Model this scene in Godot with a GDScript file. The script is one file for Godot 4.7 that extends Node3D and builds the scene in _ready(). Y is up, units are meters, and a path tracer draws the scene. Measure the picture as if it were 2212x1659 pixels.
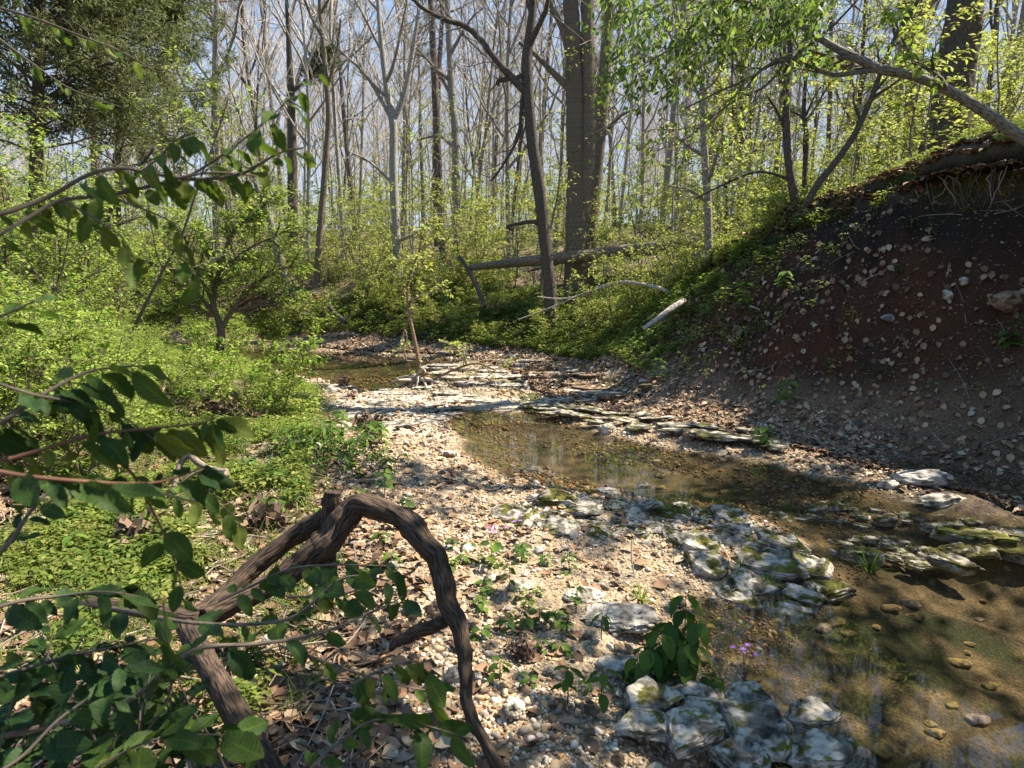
extends Node3D
# A woodland creek in early spring: clear shallow pool between a gravel bar and a steep shaded bank.
# World: x right, y up, -z ahead of the camera; water level is y = 0. "d" is metres ahead of the camera.

const FOCAL := 1497.0      # of a 2212 x 1659 picture
const CX := 1106.0
const CY := 829.5
const CAM_H := 1.75
const PITCH := 0.16232

var rng := RandomNumberGenerator.new()
var M := {}
var used := {}
var noise := FastNoiseLite.new()
var ridge := FastNoiseLite.new()
var cell := FastNoiseLite.new()

class Buf:
	var v := PackedVector3Array()
	var n := PackedVector3Array()
	var uv := PackedVector2Array()
	var c := PackedColorArray()
	var i := PackedInt32Array()

# ---------------------------------------------------------------- naming
func numbered(called: String) -> String:
	var k: int = used.get(called, 0)
	used[called] = k + 1
	return called if k == 0 else "%s_%03d" % [called, k]

func tag(o: Node, label := "", category := "", group := "", kind := ""):
	if label: o.set_meta("label", label)
	if category: o.set_meta("category", category)
	if group: o.set_meta("group", group)
	if kind: o.set_meta("kind", kind)
	return o

func thing(called: String, label: String, category: String, where := Vector3.ZERO, group := "") -> Node3D:
	var o := Node3D.new()
	o.name = numbered(called)
	add_child(o, true)
	o.position = where
	tag(o, label, category, group)
	return o

func part(called: String, m: Mesh, mat: Material, parent: Node, t := Transform3D()) -> MeshInstance3D:
	var o := MeshInstance3D.new()
	o.mesh = m
	o.material_override = mat
	o.transform = t
	if parent == self:
		o.name = numbered(called)
	else:
		var k: int = parent.get_meta("n_" + called, 0)
		parent.set_meta("n_" + called, k + 1)
		o.name = called if k == 0 else "%s_%03d" % [called, k]
	parent.add_child(o, true)
	return o

func copy_of(o: Node3D, label: String, where: Vector3, turn: float, size := 1.0, lean := Vector2.ZERO, stretch := 1.0) -> Node3D:
	var c: Node3D = o.duplicate()
	c.name = numbered(String(o.name).rstrip("0123456789").rstrip("_"))
	add_child(c, true)
	c.transform = Transform3D(Basis.from_euler(Vector3(lean.x, turn, lean.y)) * Basis.from_scale(Vector3(size, size * stretch, size)), where)
	c.set_meta("label", label)
	return c

# ---------------------------------------------------------------- geometry helpers
func rf(a: float, b: float) -> float: return rng.randf_range(a, b)
func rv() -> Vector3: return Vector3(rng.randfn(), rng.randfn(), rng.randfn())

func lin(r: float, g: float, b: float, a := 1.0) -> Color:
	return Color(r, g, b, a).linear_to_srgb()

func mesh_of(b: Buf) -> ArrayMesh:
	var a := []
	a.resize(Mesh.ARRAY_MAX)
	a[Mesh.ARRAY_VERTEX] = b.v
	if b.n.size() != b.v.size():
		var n := PackedVector3Array()
		n.resize(b.v.size())
		for k in range(0, b.i.size(), 3):
			var p := b.v[b.i[k]]
			var f := (b.v[b.i[k + 2]] - p).cross(b.v[b.i[k + 1]] - p)
			for j in 3: n[b.i[k + j]] += f
		for k in n.size(): n[k] = n[k].normalized()
		b.n = n
	a[Mesh.ARRAY_NORMAL] = b.n
	if b.uv.size() == b.v.size(): a[Mesh.ARRAY_TEX_UV] = b.uv
	if b.c.size() == b.v.size(): a[Mesh.ARRAY_COLOR] = b.c
	a[Mesh.ARRAY_INDEX] = b.i
	var m := ArrayMesh.new()
	m.add_surface_from_arrays(Mesh.PRIMITIVE_TRIANGLES, a)
	return m

# a limb along pts; rib > 0 gives ropy bark and knots
func tube(b: Buf, pts: PackedVector3Array, rad: PackedFloat32Array, sides: int, rib := 0.0, cap := false, rib_f := 1.0):
	var n := pts.size()
	var nrm := Vector3.ZERO
	var along := 0.0
	var base := b.v.size()
	var kf := clampf(0.45 / rad[0], 1.5, 15.0)
	var circ := maxf(1.0, roundf(rad[0] * TAU / 0.45))
	for s in n:
		var t := (pts[mini(s + 1, n - 1)] - pts[maxi(s - 1, 0)]).normalized()
		if s == 0: nrm = t.cross(Vector3(0.31, 0.2, 0.93) if absf(t.z) < 0.9 else Vector3.RIGHT).normalized()
		else: along += pts[s].distance_to(pts[s - 1])
		nrm = (nrm - t * nrm.dot(t)).normalized()
		var bin := t.cross(nrm)
		for k in sides + 1:
			var a := TAU * (k % sides) / sides
			var dir := nrm * cos(a) + bin * sin(a)
			var r := rad[s]
			if rib > 0.0:
				var tw := a + along * 1.5
				var e: float = ridge.get_noise_3d(cos(tw) * 16.0 * rib_f, sin(tw) * 16.0 * rib_f, along * kf * 0.35 + pts[0].x * 31.0)
				r *= 1.0 + rib * (noise.get_noise_3d(cos(a) * 6.0, sin(a) * 6.0, along * kf + pts[0].z * 40.0) * 0.9 + e * 0.55)
			b.v.append(pts[s] + dir * r)
			if rib == 0.0: b.n.append(dir)
			b.uv.append(Vector2(float(k) / sides * circ, along * 2.4))
	var w := sides + 1
	for s in n - 1:
		for k in sides:
			var p := base + s * w + k
			b.i.append_array([p, p + w, p + w + 1, p, p + w + 1, p + 1])
	if cap:
		for e in [0, n - 1]:
			var c := b.v.size()
			b.v.append(pts[e])
			if rib == 0.0: b.n.append((pts[e] - pts[1 if e == 0 else n - 2]).normalized())
			b.uv.append(Vector2(0.5, 0.5))
			for k in sides:
				var p: int = base + e * w + k
				if e == 0: b.i.append_array([c, p, p + 1])
				else: b.i.append_array([c, p + 1, p])

# a smooth path through the given points
func smooth_path(p: PackedVector3Array, r: PackedFloat32Array, per: int) -> Array:
	var op := PackedVector3Array()
	var orr := PackedFloat32Array()
	for s in p.size() - 1:
		var a := p[maxi(s - 1, 0)]
		var d := p[mini(s + 2, p.size() - 1)]
		for k in per:
			var t := float(k) / per
			op.append(p[s].cubic_interpolate(p[s + 1], a, d, t))
			orr.append(lerpf(r[s], r[s + 1], t))
	op.append(p[p.size() - 1])
	orr.append(r[r.size() - 1])
	return [op, orr]

func leaf(b: Buf, p: Vector3, dir: Vector3, up: Vector3, L: float, W: float, col: Color):
	var side := dir.cross(up).normalized()
	var nn := side.cross(dir).normalized()
	var k := b.v.size()
	var m := p + dir * L * 0.42 + nn * W * 0.12
	b.v.append_array([p, m - side * W * 0.5, p + dir * L - nn * L * 0.08, m + side * W * 0.5])
	b.n.append_array([nn, nn, nn, nn])
	b.uv.append_array([Vector2.ZERO, Vector2.ZERO, Vector2.ZERO, Vector2.ZERO])
	b.c.append_array([col, col, col, col])
	b.i.append_array([k, k + 1, k + 2, k, k + 2, k + 3])

func blade(b: Buf, p: Vector3, dir: Vector3, L: float, W: float, bend: float, col: Color, segs := 4):
	var side := dir.cross(Vector3.UP).normalized()
	if side.length() < 0.5: side = Vector3.RIGHT
	side = side.rotated(dir, rf(-0.6, 0.6))
	var d := dir
	var q := p
	var k := b.v.size()
	for s in segs + 1:
		var t := float(s) / segs
		var w := W * (1.0 - t * t) * 0.5
		var nn := side.cross(d).normalized()
		b.v.append_array([q - side * w, q + side * w])
		b.n.append_array([nn, nn])
		b.uv.append_array([Vector2.ZERO, Vector2.ZERO])
		b.c.append_array([col, col])
		if s < segs: b.i.append_array([k + s * 2, k + s * 2 + 2, k + s * 2 + 3, k + s * 2, k + s * 2 + 3, k + s * 2 + 1])
		d = (d + Vector3.DOWN * bend / segs + Vector3(dir.x, 0, dir.z) * bend * 0.5 / segs).normalized()
		q += d * L / segs

func tint(base: Color, spread: float) -> Color:
	var k := 1.0 + rf(-spread, spread)
	return Color(base.r * k * (1.0 + rf(-spread, spread) * 0.35), base.g * k, base.b * k)

var ico_cache := {}
func ico(sub: int) -> Array:
	if ico_cache.has(sub): return ico_cache[sub]
	var t := (1.0 + sqrt(5.0)) / 2.0
	var v: Array[Vector3] = []
	for q in [[-1, t, 0], [1, t, 0], [-1, -t, 0], [1, -t, 0], [0, -1, t], [0, 1, t], [0, -1, -t], [0, 1, -t], [t, 0, -1], [t, 0, 1], [-t, 0, -1], [-t, 0, 1]]:
		v.append(Vector3(q[0], q[1], q[2]).normalized())
	var f: Array = [0, 11, 5, 0, 5, 1, 0, 1, 7, 0, 7, 10, 0, 10, 11, 1, 5, 9, 5, 11, 4, 11, 10, 2, 10, 7, 6, 7, 1, 8, 3, 9, 4, 3, 4, 2, 3, 2, 6, 3, 6, 8, 3, 8, 9, 4, 9, 5, 2, 4, 11, 6, 2, 10, 8, 6, 7, 9, 8, 1]
	for s in sub:
		var mid := {}
		var g := []
		for k in range(0, f.size(), 3):
			var e := []
			for j in 3:
				var a: int = f[k + j]
				var c: int = f[k + (j + 1) % 3]
				var key := mini(a, c) * 100000 + maxi(a, c)
				if not mid.has(key):
					mid[key] = v.size()
					v.append(((v[a] + v[c]) * 0.5).normalized())
				e.append(mid[key])
			g.append_array([f[k], e[0], e[2], f[k + 1], e[1], e[0], f[k + 2], e[2], e[1], e[0], e[1], e[2]])
		f = g
	for k in range(0, f.size(), 3):   # clockwise from outside
		var n := (v[f[k + 2]] - v[f[k]]).cross(v[f[k + 1]] - v[f[k]])
		if n.dot(v[f[k]]) < 0.0:
			var x = f[k + 1]
			f[k + 1] = f[k + 2]
			f[k + 2] = x
	ico_cache[sub] = [PackedVector3Array(v), PackedInt32Array(f)]
	return ico_cache[sub]

# a stone: chipped by planes, then roughened
func stone(sub: int, size: Vector3, chips: int, rough: float, fine := 0.0, layers := 0.0) -> ArrayMesh:
	var src: Array = ico(sub)
	var b := Buf.new()
	b.i = src[1].duplicate()
	var cuts := []
	for k in chips: cuts.append([rv().normalized(), rf(0.62, 0.9)])
	var off := rv() * 50.0
	for p: Vector3 in src[0]:
		var q := p
		for c in cuts:
			var over: float = q.dot(c[0]) - c[1]
			if over > 0.0: q -= c[0] * over * 0.93
		q *= 1.0 + rough * noise.get_noise_3dv(p * 7.0 + off)
		if fine > 0.0:
			q *= 1.0 + fine * noise.get_noise_3dv(p * 32.0 + off) - fine * 1.2 * maxf(0.0, ridge.get_noise_3dv(p * 14.0 + off) - 0.1)
		var w := q * size
		if layers > 0.0:
			w.y += layers * (absf(fposmod(w.y / (layers * 3.0) + noise.get_noise_3dv(p * 5.0 + off), 1.0) - 0.5))
			var lay := fposmod(w.y / (layers * 3.0) + noise.get_noise_3dv(p * 5.0 + off) * 1.5, 1.0)
			var inset := 1.0 - 0.06 * (1.0 if lay < 0.25 else 0.0)
			w.x *= inset
			w.z *= inset
		b.v.append(w)
	return mesh_of(b)

# ---------------------------------------------------------------- the land
var tps_p := PackedVector2Array()
var tps_w := PackedFloat64Array()
var fine_h := PackedFloat32Array()
var wide_h := PackedFloat32Array()

func tps_fit(pts: Array):
	var n := pts.size()
	var m := n + 3
	var A := []
	for r in m:
		var row := PackedFloat64Array()
		row.resize(m + 1)
		A.append(row)
	for r in n:
		tps_p.append(Vector2(pts[r][0], pts[r][1]))
	for r in n:
		for k in n:
			var q := tps_p[r].distance_squared_to(tps_p[k])
			A[r][k] = 0.5 * q * log(q + 1e-9) + (0.02 if r == k else 0.0)
		A[r][n] = 1.0; A[r][n + 1] = tps_p[r].x; A[r][n + 2] = tps_p[r].y
		A[n][r] = 1.0; A[n + 1][r] = tps_p[r].x; A[n + 2][r] = tps_p[r].y
		A[r][m] = pts[r][2]
	for k in m:
		var best := k
		for r in range(k + 1, m):
			if absf(A[r][k]) > absf(A[best][k]): best = r
		var sw = A[k]; A[k] = A[best]; A[best] = sw
		var rk: PackedFloat64Array = A[k]
		for r in range(k + 1, m):
			var rr: PackedFloat64Array = A[r]
			var f := rr[k] / rk[k]
			if f != 0.0:
				for c in range(k, m + 1): rr[c] -= f * rk[c]
				A[r] = rr
	tps_w.resize(m)
	for k in range(m - 1, -1, -1):
		var s: float = A[k][m]
		for c in range(k + 1, m): s -= A[k][c] * tps_w[c]
		tps_w[k] = s / A[k][k]

func tps(x: float, d: float) -> float:
	var n := tps_p.size()
	var s := tps_w[n] + tps_w[n + 1] * x + tps_w[n + 2] * d
	for k in n:
		var p := tps_p[k]
		var q := (p.x - x) * (p.x - x) + (p.y - d) * (p.y - d)
		s += tps_w[k] * 0.5 * q * log(q + 1e-9)
	return s

const FX := 121   # fine: x -14..16 by 0.25, d -4..26
const FD := 121
const WX := 86    # wide: x -80..90 by 2, d -24..146
const WD := 86
func bake_heights():
	fine_h.resize(FX * FD)
	for j in FD:
		for k in FX: fine_h[j * FX + k] = tps(-14.0 + k * 0.25, -4.0 + j * 0.25)
	wide_h.resize(WX * WD)
	for j in WD:
		for k in WX: wide_h[j * WX + k] = tps(-80.0 + k * 2.0, -24.0 + j * 2.0)

func lookup(g: PackedFloat32Array, w: int, h: int, u: float, v: float) -> float:
	u = clampf(u, 0.0, w - 1.001)
	v = clampf(v, 0.0, h - 1.001)
	var a := int(u)
	var b := int(v)
	var s := u - a
	var t := v - b
	var k := b * w + a
	return (g[k] * (1 - s) + g[k + 1] * s) * (1 - t) + (g[k + w] * (1 - s) + g[k + w + 1] * s) * t

func line_at(tab: Array, d: float) -> float:
	if d <= tab[0][0]: return tab[0][1]
	for k in tab.size() - 1:
		if d <= tab[k + 1][0]: return lerpf(tab[k][1], tab[k + 1][1], (d - tab[k][0]) / (tab[k + 1][0] - tab[k][0]))
	return tab[tab.size() - 1][1]

const TOE := [[-4.0, 6.2], [2.0, 5.6], [4.0, 5.4], [5.5, 5.0], [6.5, 4.3], [7.2, 3.5], [8.0, 2.5], [9.9, 1.8], [12.0, 1.5], [14.0, 0.4], [15.0, -2.0], [17.0, -6.0], [19.0, -10.0], [21.0, -16.0], [23.0, -60.0]]
const CREST := [[-4.0, 7.6], [2.0, 7.0], [4.0, 6.8], [6.0, 6.2], [7.5, 5.4], [8.6, 4.8], [10.0, 4.1], [11.8, 3.2], [14.5, 1.9], [16.2, -0.5], [17.5, -3.0], [19.0, -6.0], [21.5, -10.0], [24.0, -60.0]]
const VEG := [[0.0, -0.7], [2.0, -1.0], [2.6, -1.15], [3.7, -1.3], [5.0, -1.7], [7.0, -2.2], [9.0, -2.7], [10.7, -3.8], [13.0, -5.6], [15.0, -8.0], [16.5, -12.0], [18.0, -40.0]]

func toe_x(d: float) -> float: return line_at(TOE, d)
func crest_x(d: float) -> float: return line_at(CREST, d)
func veg_x(d: float) -> float: return line_at(VEG, d)

func ledge_mask(x: float, d: float) -> float:
	return smoothstep(8.6, 9.2, d) * (1.0 - smoothstep(13.0, 14.5, d)) * smoothstep(-3.6, -2.4, x) * (1.0 - smoothstep(-0.5, 0.4, x - toe_x(d)))

func height(x: float, d: float) -> float:
	var h := 0.0
	var e := minf(minf(x + 14.0, 16.0 - x), minf(d + 4.0, 26.0 - d))
	if e > 0.0:
		h = lookup(fine_h, FX, FD, (x + 14.0) * 4.0, (d + 4.0) * 4.0)
	if e < 2.0:
		var w := lookup(wide_h, WX, WD, (x + 80.0) * 0.5, (d + 24.0) * 0.5)
		h = w if e <= 0.0 else lerpf(w, h, e * 0.5)
	var rough := clampf(h * 0.12 + 0.03, 0.015, 0.12)
	h += rough * noise.get_noise_2d(x * 14.0, d * 14.0) + 0.018 * noise.get_noise_2d(x * 60.0, d * 60.0 + 500.0)
	if d < 14.0 and d > 0.0 and x > -6.0 and x < 7.0:
		var up := x - toe_x(d)
		if up > 0.1 and x < crest_x(d) + 0.2:   # rills and slumps in the cut bank
			h += smoothstep(0.1, 0.7, up) * (0.16 * noise.get_noise_2d(x * 34.0 + d * 22.0, d * 20.0) - 0.10 * maxf(0.0, ridge.get_noise_2d(x * 18.0, d * 26.0)))
		var lm := ledge_mask(x, d)
		if lm > 0.0:
			var t := (h * 1.0 + 0.05 * noise.get_noise_2d(x * 9.0, d * 22.0) + 0.02 * (d - 9.0)) / 0.045
			var st := (floorf(t) + smoothstep(0.7, 1.0, t - floorf(t))) * 0.045 - 0.02 * (d - 9.0)
			h = lerpf(h, st, lm)
	return h

func ground_normal(x: float, d: float, e := 0.08) -> Vector3:
	return Vector3(height(x - e, d) - height(x + e, d), 2.0 * e, height(x, d + e) - height(x, d - e)).normalized()

func on(x: float, d: float, lift := 0.0) -> Vector3:
	return Vector3(x, height(x, d) + lift, -d)

func ray(px: float, py: float) -> Vector3:   # towards what the photograph shows there, one metre ahead
	var u := (px - CX) / FOCAL
	var w := (CY - py) / FOCAL
	var r := Vector3(u, -sin(PITCH) + w * cos(PITCH), -(cos(PITCH) + w * sin(PITCH)))
	return r / -r.z

func at(px: float, py: float, d: float) -> Vector3:
	return Vector3(0, CAM_H, 0) + ray(px, py) * d

func proj(p: Vector3) -> Vector2:   # where a point shows in the photograph
	var y := p.y - CAM_H
	var z := -p.z * cos(PITCH) - y * sin(PITCH)
	return Vector2(CX + p.x / z * FOCAL, CY - (y * cos(PITCH) - p.z * sin(PITCH)) / z * FOCAL)

func gp(px: float, py: float, from := 0.8, to := 60.0) -> Vector3:   # where that line of sight meets the land
	var r := ray(px, py)
	var d := from
	while d < to:
		var p := Vector3(0, CAM_H, 0) + r * d
		if p.y < height(p.x, d): break
		d *= 1.006
	return Vector3(r.x * d, height(r.x * d, d), -d)

# ---------------------------------------------------------------- materials
func noise_tex(freq: float, octaves: int, ramp: Array, seed_: int, kind := FastNoiseLite.TYPE_SIMPLEX_SMOOTH, size := 512, normal := 0.0, fractal := FastNoiseLite.FRACTAL_FBM) -> NoiseTexture2D:
	var f := FastNoiseLite.new()
	f.seed = seed_
	f.noise_type = kind
	f.frequency = freq
	f.fractal_type = fractal
	f.fractal_octaves = octaves
	var t := NoiseTexture2D.new()
	t.width = size
	t.height = size
	t.seamless = true
	t.noise = f
	if normal > 0.0:
		t.as_normal_map = true
		t.bump_strength = normal
	elif ramp.size():
		var g := Gradient.new()
		g.offsets = PackedFloat32Array(ramp.map(func(q): return q[0]))
		g.colors = PackedColorArray(ramp.map(func(q): return q[1]))
		t.color_ramp = g
	return t

func grey(v: float) -> Color: return Color(v, v, v)

func mat(name_: String, col: Color, rough := 0.9) -> StandardMaterial3D:
	var m := StandardMaterial3D.new()
	m.resource_name = name_
	m.albedo_color = col
	m.roughness = rough
	m.metallic_specular = 0.3
	M[name_] = m
	return m

func make_materials():
	var bark_t := noise_tex(0.02, 5, [[0.0, grey(0.35)], [0.4, grey(0.72)], [0.6, grey(0.9)], [1.0, grey(1.0)]], 3)
	var bark_b := noise_tex(0.016, 5, [[0.0, grey(0.0)], [0.5, grey(0.7)], [1.0, grey(1.0)]], 4, FastNoiseLite.TYPE_SIMPLEX_SMOOTH, 512, 0.0, FastNoiseLite.FRACTAL_RIDGED)
	for q in [["bark_grey", lin(0.43, 0.385, 0.32)], ["bark_pale", lin(0.56, 0.52, 0.45)], ["bark_dark", lin(0.17, 0.14, 0.115)], ["bark_brown", lin(0.32, 0.25, 0.18)], ["bark_pine", lin(0.2, 0.15, 0.13)], ["bark_rust", lin(0.25, 0.13, 0.08)]]:
		var m := mat(q[0], q[1])
		m.albedo_texture = bark_t
		m.uv1_scale = Vector3(2.0, 0.5, 1.0)
		m.heightmap_enabled = true
		m.heightmap_texture = bark_b
		m.heightmap_scale = 1.6
	var old_t := noise_tex(0.03, 5, [[0.0, grey(0.3)], [0.42, grey(0.7)], [0.55, Color(0.95, 0.9, 0.85)], [1.0, grey(1.0)]], 8)
	var old := mat("bark_weathered", lin(0.105, 0.078, 0.058))
	old.albedo_texture = old_t
	old.uv1_scale = Vector3(2.0, 0.35, 1)
	old.heightmap_enabled = true
	old.heightmap_texture = bark_b
	old.heightmap_scale = 0.5
	var dw := mat("driftwood", lin(0.34, 0.29, 0.24))
	dw.albedo_texture = old_t
	dw.uv1_scale = Vector3(2.0, 0.3, 1)
	dw.heightmap_enabled = true
	dw.heightmap_texture = bark_b
	dw.heightmap_scale = 0.3
	mat("twig", lin(0.11, 0.088, 0.07))
	mat("twig_pale", lin(0.34, 0.29, 0.235))
	mat("twig_red", lin(0.17, 0.085, 0.055))
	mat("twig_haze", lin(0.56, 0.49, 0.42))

	# foliage: the leaf's own tone comes from its vertex colour; half of the light passes
	for q in [["foliage", 0.5, 0.6], ["foliage_dark", 0.4, 0.5], ["ground_leaf", 0.45, 0.55]]:
		var m := mat(q[0], Color.WHITE, q[2])
		m.vertex_color_use_as_albedo = true
		m.backlight_enabled = true
		var k: float = q[1] * 2.0
		m.backlight = Color(minf(1.0, k) , minf(1.0, k), minf(1.0, k * 0.75)).linear_to_srgb()
	var litter := mat("litter", Color.WHITE, 0.85)
	litter.vertex_color_use_as_albedo = true
	# a leaf's veins: a pale midrib and side ribs over mottled green, with a few holes of blight
	var im := Image.create(96, 192, false, Image.FORMAT_RGB8)
	for y in 192:
		for x in 96:
			var u := absf(x / 95.0 - 0.5) * 2.0
			var side := fposmod((y / 192.0 + u * 0.16) * 11.0, 1.0)
			var k := 0.80 + 0.16 * noise.get_noise_2d(x * 0.9, y * 0.9) + 0.10 * absf(side - 0.5)
			var c := Color(k, k, k * 0.95)
			if side < 0.10: c = Color(1.0, 1.0, 0.82)
			if u < 0.045: c = Color(1.0, 1.0, 0.8)
			if noise.get_noise_2d(x * 1.6 + 300.0, y * 1.6) > 0.46: c = Color(0.85, 0.62, 0.4)
			im.set_pixel(x, y, c)
	var vein := ImageTexture.create_from_image(im)
	for q in [["leaf_green", lin(0.065, 0.125, 0.03), 0.8], ["leaf_deep", lin(0.038, 0.085, 0.026), 0.6], ["leaf_young", lin(0.19, 0.24, 0.05), 1.0], ["leaf_mid", lin(0.11, 0.18, 0.036), 0.9]]:
		var m := mat(q[0], q[1], 0.6)
		m.albedo_texture = vein
		m.metallic_specular = 0.3
		m.backlight_enabled = true
		m.backlight = Color(q[2], q[2], q[2] * 0.6).linear_to_srgb()

	# stone, gravel, earth
	var rock_t := noise_tex(0.012, 6, [[0.0, grey(0.22)], [0.36, Color(0.5, 0.49, 0.46)], [0.5, Color(0.82, 0.8, 0.77)], [1.0, grey(1.0)]], 31)
	var rock_b := noise_tex(0.02, 6, [[0.0, grey(0.0)], [1.0, grey(1.0)]], 32, FastNoiseLite.TYPE_SIMPLEX_SMOOTH, 512, 0.0, FastNoiseLite.FRACTAL_RIDGED)
	for q in [["limestone", lin(0.50, 0.48, 0.45), 1.4], ["limestone_pale", lin(0.62, 0.57, 0.49), 1.8], ["boulder_tan", lin(0.33, 0.24, 0.16), 2.0], ["stone_dark", lin(0.2, 0.18, 0.15), 2.0], ["stone_ochre", lin(0.27, 0.19, 0.065), 2.0]]:
		var m := mat(q[0], q[1], 0.85)
		m.albedo_texture = rock_t
		m.uv1_triplanar = true
		m.uv1_world_triplanar = true
		m.uv1_scale = Vector3.ONE * q[2]
		m.heightmap_enabled = true
		m.heightmap_texture = rock_b
		m.heightmap_scale = 1.0
	var outc: StandardMaterial3D = M["limestone"].duplicate()
	outc.vertex_color_use_as_albedo = true
	outc.albedo_color = Color.WHITE
	M["outcrop"] = outc
	var gr := mat("gravel", Color.WHITE, 0.85)
	gr.vertex_color_use_as_albedo = true
	var gt := noise_tex(0.045, 5, [[0.0, grey(0.45)], [0.45, grey(0.78)], [0.6, grey(0.95)], [1.0, grey(1.0)]], 41, FastNoiseLite.TYPE_SIMPLEX_SMOOTH, 1024)
	var gb := noise_tex(0.06, 4, [[0.0, grey(0.0)], [1.0, grey(1.0)]], 42, FastNoiseLite.TYPE_CELLULAR, 1024)
	var ground := mat("ground", Color.WHITE, 0.95)
	ground.vertex_color_use_as_albedo = true
	ground.albedo_texture = gt
	ground.uv1_triplanar = true
	ground.uv1_world_triplanar = true
	ground.uv1_scale = Vector3.ONE * 0.9
	ground.heightmap_enabled = true
	ground.heightmap_texture = gb
	ground.heightmap_scale = 1.2
	# water: a clear brown sheet with faint ripples, and the silty pool below the ledge
	var rip := noise_tex(0.008, 3, [], 51, FastNoiseLite.TYPE_SIMPLEX_SMOOTH, 512, 1.2)
	for k in 8:   # clear upstream, milky below the ledge
		var cl := Color(0.20, 0.17, 0.09).lerp(Color(0.37, 0.31, 0.19), k / 7.0)
		cl.a = lerpf(0.08, 0.24, k / 7.0)
		var m := mat("water_%d" % k, cl, 0.02)
		m.transparency = BaseMaterial3D.TRANSPARENCY_ALPHA
		m.metallic_specular = 0.5
		m.normal_enabled = true
		m.normal_texture = rip
		m.normal_scale = 0.06
		m.uv1_triplanar = true
		m.uv1_world_triplanar = true
		m.uv1_scale = Vector3(0.8, 0.8, 0.5)
	mat("flower", lin(0.28, 0.12, 0.5))
	mat("shell", lin(0.8, 0.78, 0.72), 0.5)
	mat("debris", lin(0.12, 0.085, 0.06))

func _ready():
	# camera
	var cam := Camera3D.new()
	cam.name = "camera"
	cam.fov = 58.0
	cam.near = 0.05
	cam.far = 400.0
	cam.position = Vector3(0, CAM_H, 0)
	cam.rotation.x = -PITCH
	add_child(cam)
	cam.current = true
	var lens := CameraAttributesPhysical.new()
	lens.frustum_focal_length = 21.6
	lens.exposure_aperture = 21.6 / 4.0
	lens.frustum_focus_distance = 5.5
	cam.attributes = lens
	cam.fov = 58.0
	lens.frustum_far = 500.0
	cam.far = 500.0
	# sky, exposure
	var sky := ProceduralSkyMaterial.new()
	sky.sky_top_color = Color(0.55, 0.75, 1.0)
	sky.sky_horizon_color = Color(0.88, 0.94, 1.0)
	sky.sky_curve = 0.25
	sky.ground_bottom_color = Color(0.12, 0.11, 0.09)
	sky.ground_horizon_color = Color(0.5, 0.52, 0.5)
	sky.sun_angle_max = 12.0
	var env := Environment.new()
	env.background_mode = Environment.BG_SKY
	env.sky = Sky.new()
	env.sky.sky_material = sky
	env.tonemap_mode = Environment.TONE_MAPPER_LINEAR
	env.tonemap_exposure = 3.1
	env.background_energy_multiplier = 0.32
	env.sdfgi_enabled = true
	env.ssao_enabled = true
	env.ssil_enabled = true
	var we := WorldEnvironment.new()
	we.name = "world"
	we.environment = env
	add_child(we)
	# sun: high, from the right and a little ahead
	var sun := DirectionalLight3D.new()
	sun.name = "sun"
	sun.light_energy = 1.6
	sun.light_color = Color(1.0, 0.955, 0.88)
	sun.light_angular_distance = 0.5
	sun.shadow_enabled = true
	add_child(sun)
	sun.look_at_from_position(Vector3(0.60, 0.80, -0.22) * 50.0, Vector3.ZERO)

	rng.seed = 7
	noise.seed = 11
	noise.frequency = 0.1
	noise.fractal_octaves = 4
	cell.seed = 13
	cell.frequency = 0.1
	cell.noise_type = FastNoiseLite.TYPE_CELLULAR
	cell.cellular_return_type = FastNoiseLite.RETURN_DISTANCE2_SUB
	cell.fractal_type = FastNoiseLite.FRACTAL_NONE
	ridge.seed = 12
	ridge.frequency = 0.1
	ridge.fractal_type = FastNoiseLite.FRACTAL_RIDGED
	ridge.fractal_octaves = 3
	make_materials()
	make_land()
	make_lip()
	make_water()
	make_rocks()
	make_scatter()
	make_forest()
	make_hero_trees()
	make_understory()
	make_deadwood()
	make_small_plants()
	make_foreground()

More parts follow.
